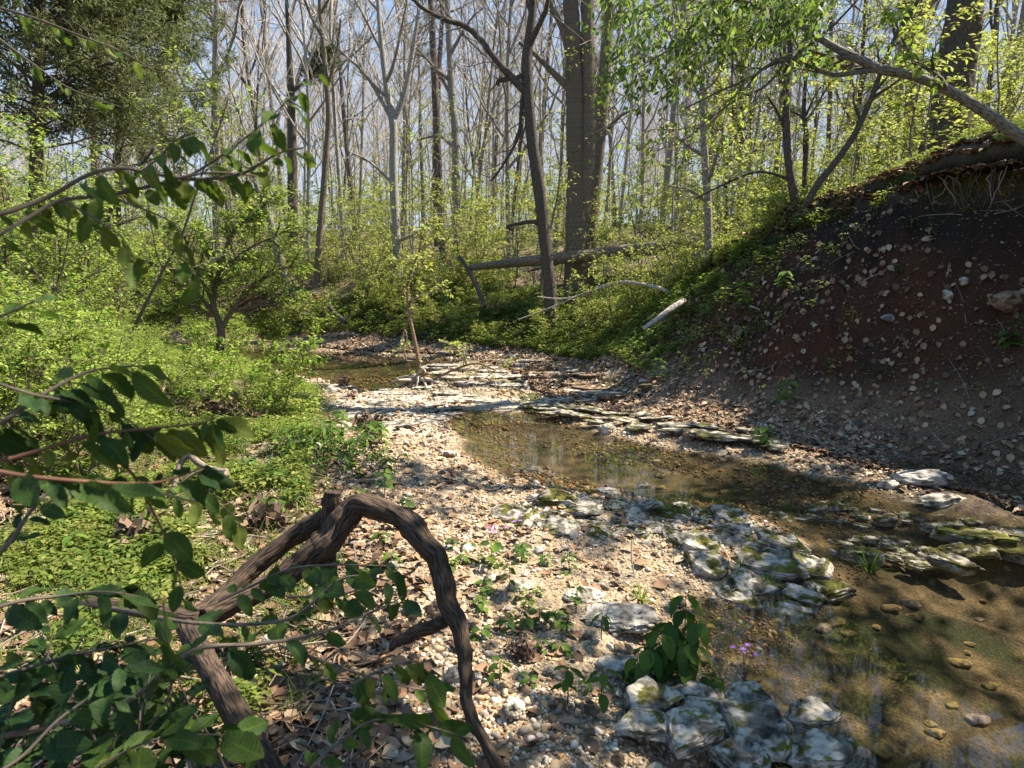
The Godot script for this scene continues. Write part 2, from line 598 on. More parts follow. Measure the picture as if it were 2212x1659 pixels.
# ---------------------------------------------------------------- the land, the water
func land_points() -> Array:
	return [
		[0, 0, .2], [-2, 0, .3], [2, 0, .0], [0, 1.2, .15], [-2, 2, .25], [-4, 3, .4], [-3.8, 5, .4], [-1.7, 5, .18], [-.9, 3.5, .12], [.3, 2.3, .08], [.3, 3.3, .08], [0, 4.3, .08], [-.4, 6, .03], [-.75, 7.2, .03], [-1.2, 7, .1], [-1.5, 8.5, .06],
		[-2.5, 8, .2], [-4, 8, .45], [-6, 8, .7], [-9, 8, .9], [-5, 11.5, .25], [-8, 12, .6], [-12, 12, 1.0], [-3.4, 10.2, .12],
		[.5, 6.6, -.13], [1.2, 5.9, -.15], [2.0, 5.5, -.13], [0, 8, -.07], [.2, 7.3, -.1], [2.9, 4.8, -.09], [3.3, 4.0, -.2], [2.6, 3.4, -.26], [3.5, 3, -.3], [2, 2.8, -.22], [1.75, 2.2, -.22], [3, 1.5, -.3], [2.2, 1.0, -.2], [1.15, 2.95, -.1], [1.0, 2.55, -.08],
		[.9, 4.4, .05], [1.35, 3.85, .03], [.5, 5.0, .05], [1.45, 5.0, -.01], [2.2, 4.5, -.04],
		[.14, 8.7, .01], [1.02, 7.75, .04], [1.74, 6.85, .05], [2.75, 6.25, .05], [3.15, 5.7, .04], [3.55, 5.0, .04], [4.1, 4.3, .04], [4.4, 3.2, .02], [4.6, 1.5, .02],
		[.4, 14, .15], [1.5, 12, .2], [1.8, 9.9, .25], [2.5, 8, .22], [3.5, 7.2, .28], [4.3, 6.5, .35], [5, 5.5, .4], [5.4, 4, .4], [5.6, 2, .4],
		[2.8, 10, 1.3], [2.3, 12, 1.0], [3.7, 8.1, 1.5], [4.9, 7.0, 1.7], [5.6, 5.8, 1.8], [6, 4, 1.8], [6.2, 2, 1.8],
		[1.9, 14.5, .9], [3.2, 11.8, 1.75], [4.1, 10, 2.55], [4.8, 8.6, 2.85], [5.4, 7.5, 3.0], [6.3, 6, 3.1], [6.9, 4, 3.1], [7, 2, 3],
		[6, 10, 3.0], [8, 8, 3.5], [6, 13, 2.6], [4, 15, 1.7], [10, 12, 3.8], [10, 5, 4.2], [9, 18, 3.4], [14, 20, 4.8], [15, 8, 5.5], [20, 30, 5.6], [5, 22, 2.4], [0, 20, 1.5],
		[-2, 10.5, -.03], [-2.2, 12, -.09], [-4.5, 13, -.1], [-7, 15.5, -.12], [-9, 16.5, -.12], [-13, 18, -.12], [-.9, 9.4, .07], [-.3, 11, .07], [.5, 10.5, .13], [-.6, 12.6, .05],
		[-1, 14.3, .1], [-3, 15, .1], [-6, 17, .12], [-10, 19, .15],
		[-.5, 16.2, .9], [-3, 17.3, 1.1], [-6, 19, 1.2], [-10, 21.5, 1.3], [-3, 22, 1.6], [-9, 26, 1.9], [0, 30, 2.7], [-12, 40, 3.2], [5, 40, 3.9], [-30, 50, 4], [-40, 20, 2], [30, 50, 6.4],
		[0, 60, 5.2], [0, 100, 7.6], [-60, 100, 7], [60, 100, 10], [60, 40, 9], [40, 10, 8], [-60, 40, 4], [-40, 0, 1.5], [40, -15, 8], [0, -15, .8], [-15, -5, .8], [14, -5, 5],
	]

func ground_color(x: float, d: float, h: float) -> Color:
	var up := x - toe_x(d)
	var cr := x - crest_x(d)
	var n1 := noise.get_noise_2d(x * 12.0, d * 12.0)
	var n2 := noise.get_noise_2d(x * 45.0 + 90.0, d * 45.0)
	var gravel := Color(0.36, 0.265, 0.165).lerp(Color(0.46, 0.36, 0.245), clampf(0.5 + n2, 0, 1))
	var soil := Color(0.17, 0.125, 0.08)
	var leafy := Color(0.24, 0.175, 0.11).lerp(Color(0.13, 0.15, 0.05), smoothstep(-0.1, 0.4, n1))
	var c := gravel
	c = c.lerp(soil.lerp(leafy, 0.5 + n1), smoothstep(0.25, -0.45, x - veg_x(d)))
	if up > -1.0:
		var talus := Color(0.20, 0.135, 0.085)
		c = c.lerp(talus, smoothstep(-1.1, -0.2, up) * 0.9)
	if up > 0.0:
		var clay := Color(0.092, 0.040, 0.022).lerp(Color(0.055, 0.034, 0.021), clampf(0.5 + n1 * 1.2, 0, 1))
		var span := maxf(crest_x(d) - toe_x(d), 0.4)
		clay = clay.lerp(Color(0.028, 0.020, 0.015), smoothstep(0.52, 0.80, up / span + 0.12 * n1) * smoothstep(14.0, 11.0, d))   # shade under the overhang, painted near-black into the upper bank
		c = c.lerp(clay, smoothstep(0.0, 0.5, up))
	if cr > -0.5:
		c = c.lerp(leafy, smoothstep(-0.5, 0.1, cr))
	var lm := ledge_mask(x, d)
	if lm > 0.0:
		var st := Color(0.40, 0.33, 0.235).lerp(Color(0.12, 0.12, 0.04), smoothstep(-0.05, 0.3, n1 + 0.12 * x))
		c = c.lerp(st, lm)
	if x < 0.2 and x > -3.2 and d > 6.6 and d < 9.4:
		c = c.lerp(Color(0.60, 0.54, 0.44), 0.8 * smoothstep(6.6, 7.4, d) * smoothstep(0.0, 0.03, h) * smoothstep(-3.2, -2.2, x))
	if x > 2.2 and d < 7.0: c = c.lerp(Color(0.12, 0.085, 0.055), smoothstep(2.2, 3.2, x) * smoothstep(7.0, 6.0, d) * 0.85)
	if h < 0.02 and d > 0.5 and d < 22.0:
		var wet := Color(0.060, 0.044, 0.018).lerp(Color(0.16, 0.11, 0.045), clampf(0.35 + n2 * 1.6, 0, 1)).lerp(Color(0.035, 0.036, 0.011), smoothstep(0.0, 0.35, n1))
		c = c.lerp(wet, smoothstep(0.02, -0.02, h))
	return c

func make_land():
	tps_fit(land_points())
	bake_heights()
	var xs := PackedFloat32Array()
	var x := 0.0
	var left := PackedFloat32Array()
	while x < 90.0:
		xs.append(x + 1.0)
		x += 0.045 if x < 3.2 else minf(0.045 + (x - 3.2) * 0.035, 4.0)
	x = 0.045
	while x < 80.0:
		left.append(1.0 - x)
		x += 0.045 if x < 3.4 else minf(0.045 + (x - 3.4) * 0.035, 4.0)
	left.reverse()
	left.append_array(xs)
	xs = left
	var ds := PackedFloat32Array([-22, -14, -9, -6, -4, -3, -2, -1.4, -0.9, -0.5, -0.2, 0.1, 0.3])
	var d := 0.5
	while d < 140.0:
		ds.append(d)
		d += clampf(d * 0.011, 0.035, 2.0)
	var b := Buf.new()
	var w := xs.size()
	for dd in ds:
		for xx in xs:
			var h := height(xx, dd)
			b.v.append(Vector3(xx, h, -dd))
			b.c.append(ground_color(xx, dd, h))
	for j in ds.size() - 1:
		for k in w - 1:
			var p := j * w + k
			b.i.append_array([p, p + w, p + w + 1, p, p + w + 1, p + 1])
	var g := part("ground", mesh_of(b), M.ground, self)
	tag(g, "woodland floor with gravel bar, clay bank and leafy slopes", "", "", "structure")

var lip := PackedVector3Array()
func make_lip():
	# ragged turf held by roots, hanging over the top of the cut bank
	var b := Buf.new()
	var tp := PackedFloat32Array()
	var rows := 0
	var q := 2.6
	while q < 11.4:
		var cx := crest_x(q)
		var nx := Vector3(-0.86, 0, 0.5)
		var out := 0.30 + 0.30 * noise.get_noise_1d(q * 13.0) + 0.16 * noise.get_noise_1d(q * 80.0)
		var base := Vector3(cx, 0, -q)
		for s in 8:
			var t := s / 5.0
			var p := Vector3.ZERO
			if s < 6:
				p = base + nx * lerpf(-0.55, out, t)
				var g := height(p.x, -p.z)
				var hang := height(base.x + 0.3, q - 0.1) - 0.22 * maxf(0.0, lerpf(-0.55, out, t)) - 0.30 * pow(t, 5.0)
				p.y = g - 0.03 if s == 0 else maxf(g + 0.012, lerpf(g + 0.02, hang, smoothstep(0.1, 0.6, t)))
				p.y += 0.05 * noise.get_noise_3d(p.x * 30.0, s * 7.0, p.z * 30.0)
				if s >= 2 and s <= 5: lip.append(p)
			else:
				p = base + nx * lerpf(out, -0.5, (s - 5) / 2.0)
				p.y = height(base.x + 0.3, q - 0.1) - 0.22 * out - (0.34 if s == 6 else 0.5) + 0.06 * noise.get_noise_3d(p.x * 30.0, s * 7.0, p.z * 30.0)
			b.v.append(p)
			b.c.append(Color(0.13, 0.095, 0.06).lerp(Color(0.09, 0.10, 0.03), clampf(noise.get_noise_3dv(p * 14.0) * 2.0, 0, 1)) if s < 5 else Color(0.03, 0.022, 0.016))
		rows += 1
		q += 0.045
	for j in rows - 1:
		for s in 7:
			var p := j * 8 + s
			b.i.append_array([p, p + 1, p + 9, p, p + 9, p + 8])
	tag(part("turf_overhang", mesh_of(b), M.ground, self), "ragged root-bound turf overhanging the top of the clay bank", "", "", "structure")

func make_water():
	# one level sheet; the land rises through it. It turns from clear to silty over the riffle at the mossy ledge.
	var m := ArrayMesh.new()
	for k in 8:
		var b := Buf.new()
		var nx := 70
		var nd := 40 if k == 0 else 3 if k < 7 else 20
		for j in nd + 1:
			for i in nx + 1:
				var x := lerpf(-12.0, 6.0, float(i) / nx)
				var split := lerpf(2.3, 4.4, smoothstep(0.9, 4.6, x)) + 0.25 * noise.get_noise_1d(x * 9.0)
				var a := split - 0.13 * k
				var e := 20.0 if k == 0 else a + 0.13
				if k == 7:
					e = a + 0.13
					a = -0.5
				b.v.append(Vector3(x, 0.0, -lerpf(a, e, float(j) / nd)))
				b.n.append(Vector3.UP)
		for j in nd:
			for i in nx:
				var p := j * (nx + 1) + i
				b.i.append_array([p, p + nx + 1, p + nx + 2, p, p + nx + 2, p + 1])
		var a := []
		a.resize(Mesh.ARRAY_MAX)
		a[Mesh.ARRAY_VERTEX] = b.v
		a[Mesh.ARRAY_NORMAL] = b.n
		a[Mesh.ARRAY_INDEX] = b.i
		m.add_surface_from_arrays(Mesh.PRIMITIVE_TRIANGLES, a)
		m.surface_set_material(k, M["water_%d" % k])
	var o := part("water", m, null, self)
	tag(o, "shallow creek, clear upstream and milky brown below the mossy ledge", "", "", "structure")

# ---------------------------------------------------------------- rocks
# a broken slab of weathered limestone: flat, chipped, pitted along its bedding, mossy where moss > 0
func slab_mesh(size: Vector3, moss: float) -> ArrayMesh:
	var src: Array = ico(4)
	var b := Buf.new()
	b.i = src[1].duplicate()
	var cuts := []
	for k in 14:
		var n := rv() * Vector3(1, 0.35, 1)
		cuts.append([n.normalized(), rf(0.48, 0.88)])
	cuts.append([Vector3(rf(-0.12, 0.12), 1, rf(-0.12, 0.12)).normalized(), rf(0.4, 0.6)])
	var off := rv() * 40.0
	for p: Vector3 in src[0]:
		var q := p
		for c in cuts:
			var over: float = q.dot(c[0]) - c[1]
			if over > 0.0: q -= c[0] * over * 0.95
		q *= 1.0 + 0.16 * noise.get_noise_3dv(p * 9.0 + off)
		var w := q * size
		var bed := w.y * 13.0 / size.y * 0.3 + 0.9 * noise.get_noise_3dv(p * 8.0 + off)
		var fr := bed - floorf(bed)
		var groove := smoothstep(0.82, 0.95, fr) * (1.0 - smoothstep(0.97, 1.0, fr))
		var flat := Vector3(p.x, 0, p.z)
		var crack := smoothstep(0.45, 0.8, ridge.get_noise_3d(w.x / size.x * 9.0 + off.x, w.y / size.x * 4.0, w.z / size.x * 9.0 + off.z))
		var grain := noise.get_noise_3dv(p * 38.0 + off)
		w -= flat * size.x * 0.07 * groove
		w.y -= size.y * (0.30 * crack * clampf(p.y + 0.3, 0, 1)) - size.y * 0.10 * grain
		b.v.append(w)
		var col := Color(0.50, 0.47, 0.42).lerp(Color(0.68, 0.63, 0.54), clampf(0.5 + noise.get_noise_3dv(p * 12.0 + off) * 1.2, 0, 1))
		col = col.lerp(Color(0.13, 0.12, 0.10), clampf(maxf(crack * 0.8, groove * 0.7) + smoothstep(0.18, 0.5, grain) * 0.5, 0, 0.9))
		var m := smoothstep(0.62 - moss, 0.80 - moss, noise.get_noise_3dv(p * 10.0 - off) + 0.3 * grain + 0.45) * smoothstep(-0.5, 0.2, p.y)
		b.c.append(col.lerp(Color(0.085, 0.09, 0.02).lerp(Color(0.19, 0.185, 0.03), clampf(0.5 + grain, 0, 1)), m if moss > 0.0 else 0.0))
	return mesh_of(b)

var slab_sets := {}
# a ledge: broken slabs lying shingled inside an outline given as it shows in the photograph
func ledge(label: String, outline: Array, count: int, rmin: float, rmax: float, thick: float, yaw: float, dip: float, moss: float, lift := 0.0, grow_to := Vector2.ZERO):
	var poly := PackedVector2Array()
	for q in outline:
		var g := ray(q[0], q[1])
		var dd := CAM_H / -g.y
		poly.append(Vector2(g.x * dd, dd))
	var lo := poly[0]
	var hi := poly[0]
	for p in poly:
		lo = lo.min(p)
		hi = hi.max(p)
	var key := "%.2f %.2f" % [moss, thick]
	if not slab_sets.has(key):
		slab_sets[key] = []
		for k in 6: slab_sets[key].append(slab_mesh(Vector3(1.0, thick * rf(0.8, 1.2), rf(0.5, 0.72)), moss * (0.6 + 0.2 * (k % 4))))
	var mid := (lo + hi) * 0.5
	var o := thing("rock_outcrop", label, "rock outcrop", on(mid.x, mid.y))
	var put: Array = []
	var tries := 0
	while put.size() < count and tries < 4000:
		tries += 1
		var p := Vector2(rf(lo.x, hi.x), rf(lo.y, hi.y))
		if not Geometry2D.is_point_in_polygon(p, poly): continue
		var big := 0.0 if grow_to == Vector2.ZERO else smoothstep(1.1, 0.1, p.distance_to(grow_to))
		var r := lerpf(rmin, rmax, maxf(pow(rng.randf(), 1.8), big * rf(0.5, 1.0)))
		var ok := true
		for e in put:
			if p.distance_to(e[0]) < (r + e[1]) * 0.47: ok = false
		if not ok: continue
		put.append([p, r])
		var t := Basis(Vector3.UP, yaw + rf(-0.45, 0.45)) * Basis(Vector3.RIGHT, dip + rf(-0.12, 0.12)) * Basis(Vector3.BACK, rf(-0.10, 0.10))
		var y := maxf(height(p.x, p.y), -0.03) + lift + r * thick * rf(0.1, 0.45)
		part("slab", slab_sets[key][put.size() % 6], M.outcrop, o, Transform3D(t.scaled(Vector3.ONE * r), Vector3(p.x, y, -p.y) - o.position))

func rock(px: float, py: float, w: float, hh: float, dp: float, label: String, mname: String, sink := 0.3, turn := 0.0, cat := "rock", called := "rock", sub := 4, chips := 9, layers := 0.0, group := "", d := 0.0):
	# w: its width in the photograph; hh, dp: height and depth as shares of that
	var c := gp(px, py)
	if d > 0.0: c = on(at(px, py, d).x, d)
	var r := (-c.z) * w / FOCAL * 0.5 * 1.05
	var m := stone(sub, Vector3(r, r * hh, r * dp), chips, 0.22, 0.10, layers)
	var o := part(called, m, M[mname], self, Transform3D(Basis.from_euler(Vector3(0, turn, rf(-0.08, 0.08))), c + Vector3(0, r * hh * (1.0 - 2.0 * sink), 0)))
	return tag(o, label, cat, group)

func make_rocks():
	rng.seed = 17
	ledge("long broken shingled limestone ledge with moss running into the pool", [[1095, 1150], [1120, 1112], [1210, 1105], [1330, 1095], [1480, 1098], [1560, 1120], [1640, 1150], [1690, 1180], [1770, 1205], [1825, 1280], [1760, 1298], [1690, 1325], [1600, 1310], [1530, 1270], [1490, 1225], [1430, 1180], [1330, 1190], [1250, 1190], [1180, 1170]], 92, 0.06, 0.30, 0.27, -0.5, 0.22, 0.20, 0.0, Vector2(1.45, 3.85))
	ledge("big pitted grey limestone boulder at the water's edge with sedge beside it", [[1390, 1570], [1460, 1535], [1560, 1530], [1690, 1540], [1760, 1550], [1800, 1600], [1800, 1690], [1400, 1690], [1360, 1650]], 20, 0.14, 0.32, 0.30, 0.15, 0.16, 0.03, 0.08)
	rock(1345, 1348, 215, 0.22, 0.62, "flat pitted grey slab beside the small blue puddle", "limestone", 0.15, -0.05, "rock", "rock", 5, 12, 0.02)
	ledge("low mossy ledge with grass tuft where the riffle enters the silty pool", [[1800, 1165], [1860, 1150], [1940, 1150], [1990, 1175], [2080, 1180], [2110, 1205], [2010, 1225], [1900, 1200], [1830, 1195]], 15, 0.07, 0.22, 0.30, -0.3, 0.1, 0.34, -0.02)
	ledge("yellow-green mossy rock bar at the right edge of the stream", [[2050, 1150], [2140, 1140], [2230, 1150], [2280, 1175], [2230, 1190], [2120, 1180]], 9, 0.12, 0.30, 0.22, 0.0, 0.05, 0.52, -0.02)
	ledge("dark rubble ledge awash between the pool and the right shore", [[1640, 1090], [1760, 1075], [1900, 1085], [2100, 1105], [2150, 1130], [1960, 1125], [1800, 1125], [1680, 1120]], 22, 0.06, 0.20, 0.28, -0.2, 0.1, 0.30, -0.03)
	ledge("white sunlit bedrock sheet above the pool", [[600, 905], [700, 880], [830, 872], [960, 875], [985, 895], [940, 915], [900, 945], [800, 950], [680, 935]], 44, 0.16, 0.5, 0.09, 0.1, 0.02, 0.0, 0.005)
	ledge("dark undercut shelf with pale top on the far side of the pool", [[1120, 885], [1180, 880], [1330, 905], [1480, 928], [1600, 948], [1720, 975], [1700, 985], [1560, 968], [1420, 948], [1290, 925], [1180, 900]], 26, 0.16, 0.46, 0.12, -0.35, 0.0, 0.16, 0.05)
	rock(1105, 1545, 62, 0.85, 1.1, "large pale rounded stone alone on the gravel bar", "limestone_pale", 0.25, 0.4)
	rock(1312, 935, 40, 0.75, 0.9, "pale mossy stone standing in the pool by the far shelf", "limestone_pale", 0.25, 0.2)
	rock(1487, 955, 26, 1.5, 0.9, "narrow upright lichened stone at the pool's far edge", "boulder_tan", 0.25)
	rock(1412, 1500, 120, 0.5, 0.7, "grey rock half hidden under the drooping leaf cluster", "limestone", 0.3, -0.4)
	rock(1340, 1450, 110, 0.4, 0.8, "rough grey stone with brown moss cap between the slab and the gravel", "limestone", 0.35, 0.3)
	rock(1192, 1465, 48, 0.6, 0.8, "white stone in front of the moss-capped stone", "limestone_pale", 0.3, 0.6)
	rock(1062, 1255, 36, 0.7, 0.9, "bright white stone behind the leaf wad on the gravel", "limestone_pale", 0.3, 0.8)
	rock(985, 1470, 54, 0.8, 0.9, "grey stone touching the foot of the bent branch", "limestone", 0.3, 0.1)
	rock(1032, 1470, 26, 0.9, 0.9, "small grey block right of the bent branch's foot", "limestone", 0.3, 0.5)
	rock(960, 1325, 74, 0.6, 0.8, "brown lichened stone below the branch's side stub", "boulder_tan", 0.35, 0.5)
	rock(905, 1590, 70, 0.6, 0.8, "split tan stone among leaves at the bottom edge", "boulder_tan", 0.3, 1.0)
	rock(968, 985, 42, 0.5, 0.8, "rounded pale stone on the near rim of the pool", "limestone_pale", 0.35, 0.1)
	rock(1200, 1075, 42, 0.6, 0.9, "tan rounded stone at the pool's near rim", "boulder_tan", 0.3, 0.2)
	rock(1160, 1082, 60, 0.3, 0.6, "flat grey shard lying at the pool's near rim", "limestone", 0.35, 0.5)
	rock(1150, 1022, 56, 0.45, 0.7, "dark wet stone breaking the surface mid pool", "stone_dark", 0.4, 0.3)
	rock(1390, 1055, 36, 0.5, 0.8, "dark pointed stone out in the pool right of the wet stone", "stone_dark", 0.35, 0.3)
	rock(1310, 1065, 70, 0.22, 0.6, "flat grey stone awash in the pool", "limestone", 0.4, 0.1)
	rock(1985, 1048, 130, 0.32, 0.6, "flat grey boulder with dark underside near the right bank", "limestone", 0.2, -0.1)
	rock(1918, 1055, 50, 0.45, 0.8, "whitish rubble stone left of the flat grey boulder", "limestone_pale", 0.3, -0.1)
	rock(2035, 1087, 110, 0.25, 0.6, "low pale mossy stone in front of the flat grey boulder", "limestone_pale", 0.35, 0.2)
	rock(1175, 1335, 40, 0.35, 0.7, "tan flat cobble under the leaf wad", "boulder_tan", 0.3, 0.2)
	rock(1125, 1270, 70, 0.35, 0.7, "white sunlit cobble right of the seedling", "limestone_pale", 0.4, 0.2)
	rock(1262, 1292, 100, 0.3, 0.7, "broad bright limestone block behind the flat slab", "limestone_pale", 0.35, 0.2)
	rock(230, 1345, 70, 0.5, 0.9, "sunlit white stone glowing through the dark shrub", "limestone_pale", 0.3, 0.2)
	rock(545, 1490, 60, 0.6, 0.9, "cream stone beneath the rough fallen trunk", "limestone_pale", 0.3, 0.2)
	rock(575, 1400, 46, 0.8, 0.9, "grey stone behind the rough fallen trunk", "limestone", 0.3, 0.2)
	rock(680, 970, 40, 0.5, 0.9, "white stone behind the green herb clump", "limestone_pale", 0.35, 0.2)
	rock(1594, 722, 26, 1.1, 0.7, "round tan stone stuck in the dark bank", "boulder_tan", 0.42, 0.2, "stone", "bank_boulder", 3, 5)
	rock(2178, 685, 80, 0.62, 0.7, "large smooth tan boulder bulging from the clay bank", "boulder_tan", 0.45, 0.2, "boulder", "bank_boulder", 4, 4)
	rock(2050, 648, 26, 1.0, 0.7, "white angular stone high in the clay bank", "limestone_pale", 0.42, 0.2, "stone", "bank_boulder", 3, 7)
	rock(2083, 622, 30, 0.7, 0.7, "pale stone just above the white angular one", "limestone_pale", 0.42, 0.9, "stone", "bank_boulder", 3, 7)
	rock(1920, 700, 30, 0.55, 0.7, "grey oval stone midway up the clay bank", "limestone", 0.42, 0.2, "stone", "bank_boulder", 3, 4)
	# stones of the clay bank, each a piece of the ground
	var ground := get_node("ground")
	var kinds := []
	for k in 6: kinds.append(stone(2, Vector3(1.0, rf(0.5, 0.8), rf(0.7, 1.0)), 6, 0.2))
	for k in 120:
		var d := rf(3.2, 9.8)
		var t := pow(rng.randf(), 1.2)
		var x := lerpf(toe_x(d) - 0.2, crest_x(d) - 0.15, t)
		var s := rf(0.009, 0.022) * (2.0 if rng.randf() < 0.12 else 1.0) * (d / 6.0)
		part("stone", kinds[k % 6], M[["boulder_tan", "limestone", "stone_dark", "boulder_tan"][k % 4]], ground, Transform3D(Basis.from_euler(Vector3(rf(-0.6, 0.6), rf(0, TAU), rf(-0.6, 0.6))).scaled(Vector3.ONE * s), on(x, d, s * 0.25)))
	# cobbles of the gravel bar that can be picked out one by one
	for k in 230:
		var d := rf(1.95, 4.2)
		var x := rf(-0.75, 1.15) * (0.6 + d * 0.22)
		if height(x, d) < 0.0: continue
		var s := rf(0.010, 0.021) * (1.8 if rng.randf() < 0.10 else 1.0) * (0.55 + d * 0.2)
		part("pebble", kinds[k % 6], M[["limestone_pale", "boulder_tan", "limestone", "limestone_pale", "boulder_tan"][k % 5]], ground, Transform3D(Basis.from_euler(Vector3(rf(-0.5, 0.5), rf(0, TAU), rf(-0.5, 0.5))).scaled(Vector3.ONE * s), on(x, d, s * 0.3)))
	# yellow stones on the bed of the pools
	for k in 55:
		var q := Vector2(rf(1480, 2150), rf(1290, 1640)) if k < 38 else Vector2(rf(1100, 1700), rf(1000, 1075))
		var c := gp(q.x, q.y)
		if c.y > -0.03: continue
		var s := rf(0.025, 0.07)
		part("bed_stone", kinds[k % 6], M["stone_ochre" if k % 4 else "boulder_tan"], ground, Transform3D(Basis.from_euler(Vector3(0, rf(0, TAU), 0)).scaled(Vector3(s, s * 0.5, s * 0.7)), c + Vector3(0, s * 0.1, 0)))
	# thin strata of the bedrock ledges
	var slabs := []
	for k in 6:
		var b := Buf.new()
		var n := 11
		for lay in 2:
			for j in n:
				var a := TAU * j / n + rf(-0.2, 0.2)
				b.v.append(Vector3(cos(a) * rf(0.75, 1.1), 0.5 - lay, sin(a) * rf(0.7, 1.1) * 0.5) * (1.0 if lay == 0 else 0.94))
		b.v.append(Vector3(0, 0.56, 0))
		for j in n:
			var j2 := (j + 1) % n
			b.i.append_array([2 * n, j, j2, j, n + j, n + j2, j, n + j2, j2])
		var nn := Buf.new()   # flat faces
		for q in b.i:
			nn.i.append(nn.v.size())
			nn.v.append(b.v[q])
		slabs.append(mesh_of(nn))
	for k in 130:
		var d := rf(8.9, 13.4)
		var x := rf(-3.0, toe_x(d) + 0.1)
		var h := height(x, d)
		if h < -0.03 or ledge_mask(x, d) < 0.3: continue
		var s := rf(0.10, 0.34)
		part("slab", slabs[k % 6], M["limestone_pale" if x < 0.3 or k % 3 == 0 else "boulder_tan"], ground, Transform3D(Basis.from_euler(Vector3(rf(-0.05, 0.05), rf(-0.4, 0.4), rf(-0.05, 0.05))).scaled(Vector3(s, rf(0.03, 0.06), s)), Vector3(x, h + 0.008, -d)))

# ---------------------------------------------------------------- what nobody could count
func scatter(called: String, label: String, meshes: Array, m: Material, place: Callable, tries: int):
	# place() gives [Transform3D, Color] or null
	var lists := []
	for k in meshes.size(): lists.append([])
	for k in tries:
		var got = place.call(k)
		if got != null: lists[k % meshes.size()].append(got)
	for k in meshes.size():
		if lists[k].is_empty(): continue
		var mm := MultiMesh.new()
		mm.transform_format = MultiMesh.TRANSFORM_3D
		mm.use_colors = true
		mm.mesh = meshes[k]
		mm.instance_count = lists[k].size()
		for j in lists[k].size():
			mm.set_instance_transform(j, lists[k][j][0])
			mm.set_instance_color(j, lists[k][j][1])
		var o := MultiMeshInstance3D.new()
		o.name = numbered(called)
		o.multimesh = mm
		o.material_override = m
		add_child(o, true)
		tag(o, label, "", "", "stuff")

func on_slope(x: float, d: float, s: Vector3, lift: float, tilt: float) -> Transform3D:
	var n := (ground_normal(x, d) + rv() * tilt).normalized()
	var a := Vector3(cos(k_turn), 0, sin(k_turn))
	k_turn += 2.4
	var z := a.cross(n).normalized()
	return Transform3D(Basis(n.cross(z) * s.x, n * s.y, z * s.z), on(x, d, lift))
var k_turn := 0.0

func pick(cols: Array) -> Color:
	return tint(cols[rng.randi() % cols.size()], 0.25)

func far_d(lo: float, hi: float, bias: float) -> float:
	return lo * pow(hi / lo, pow(rng.randf(), bias))

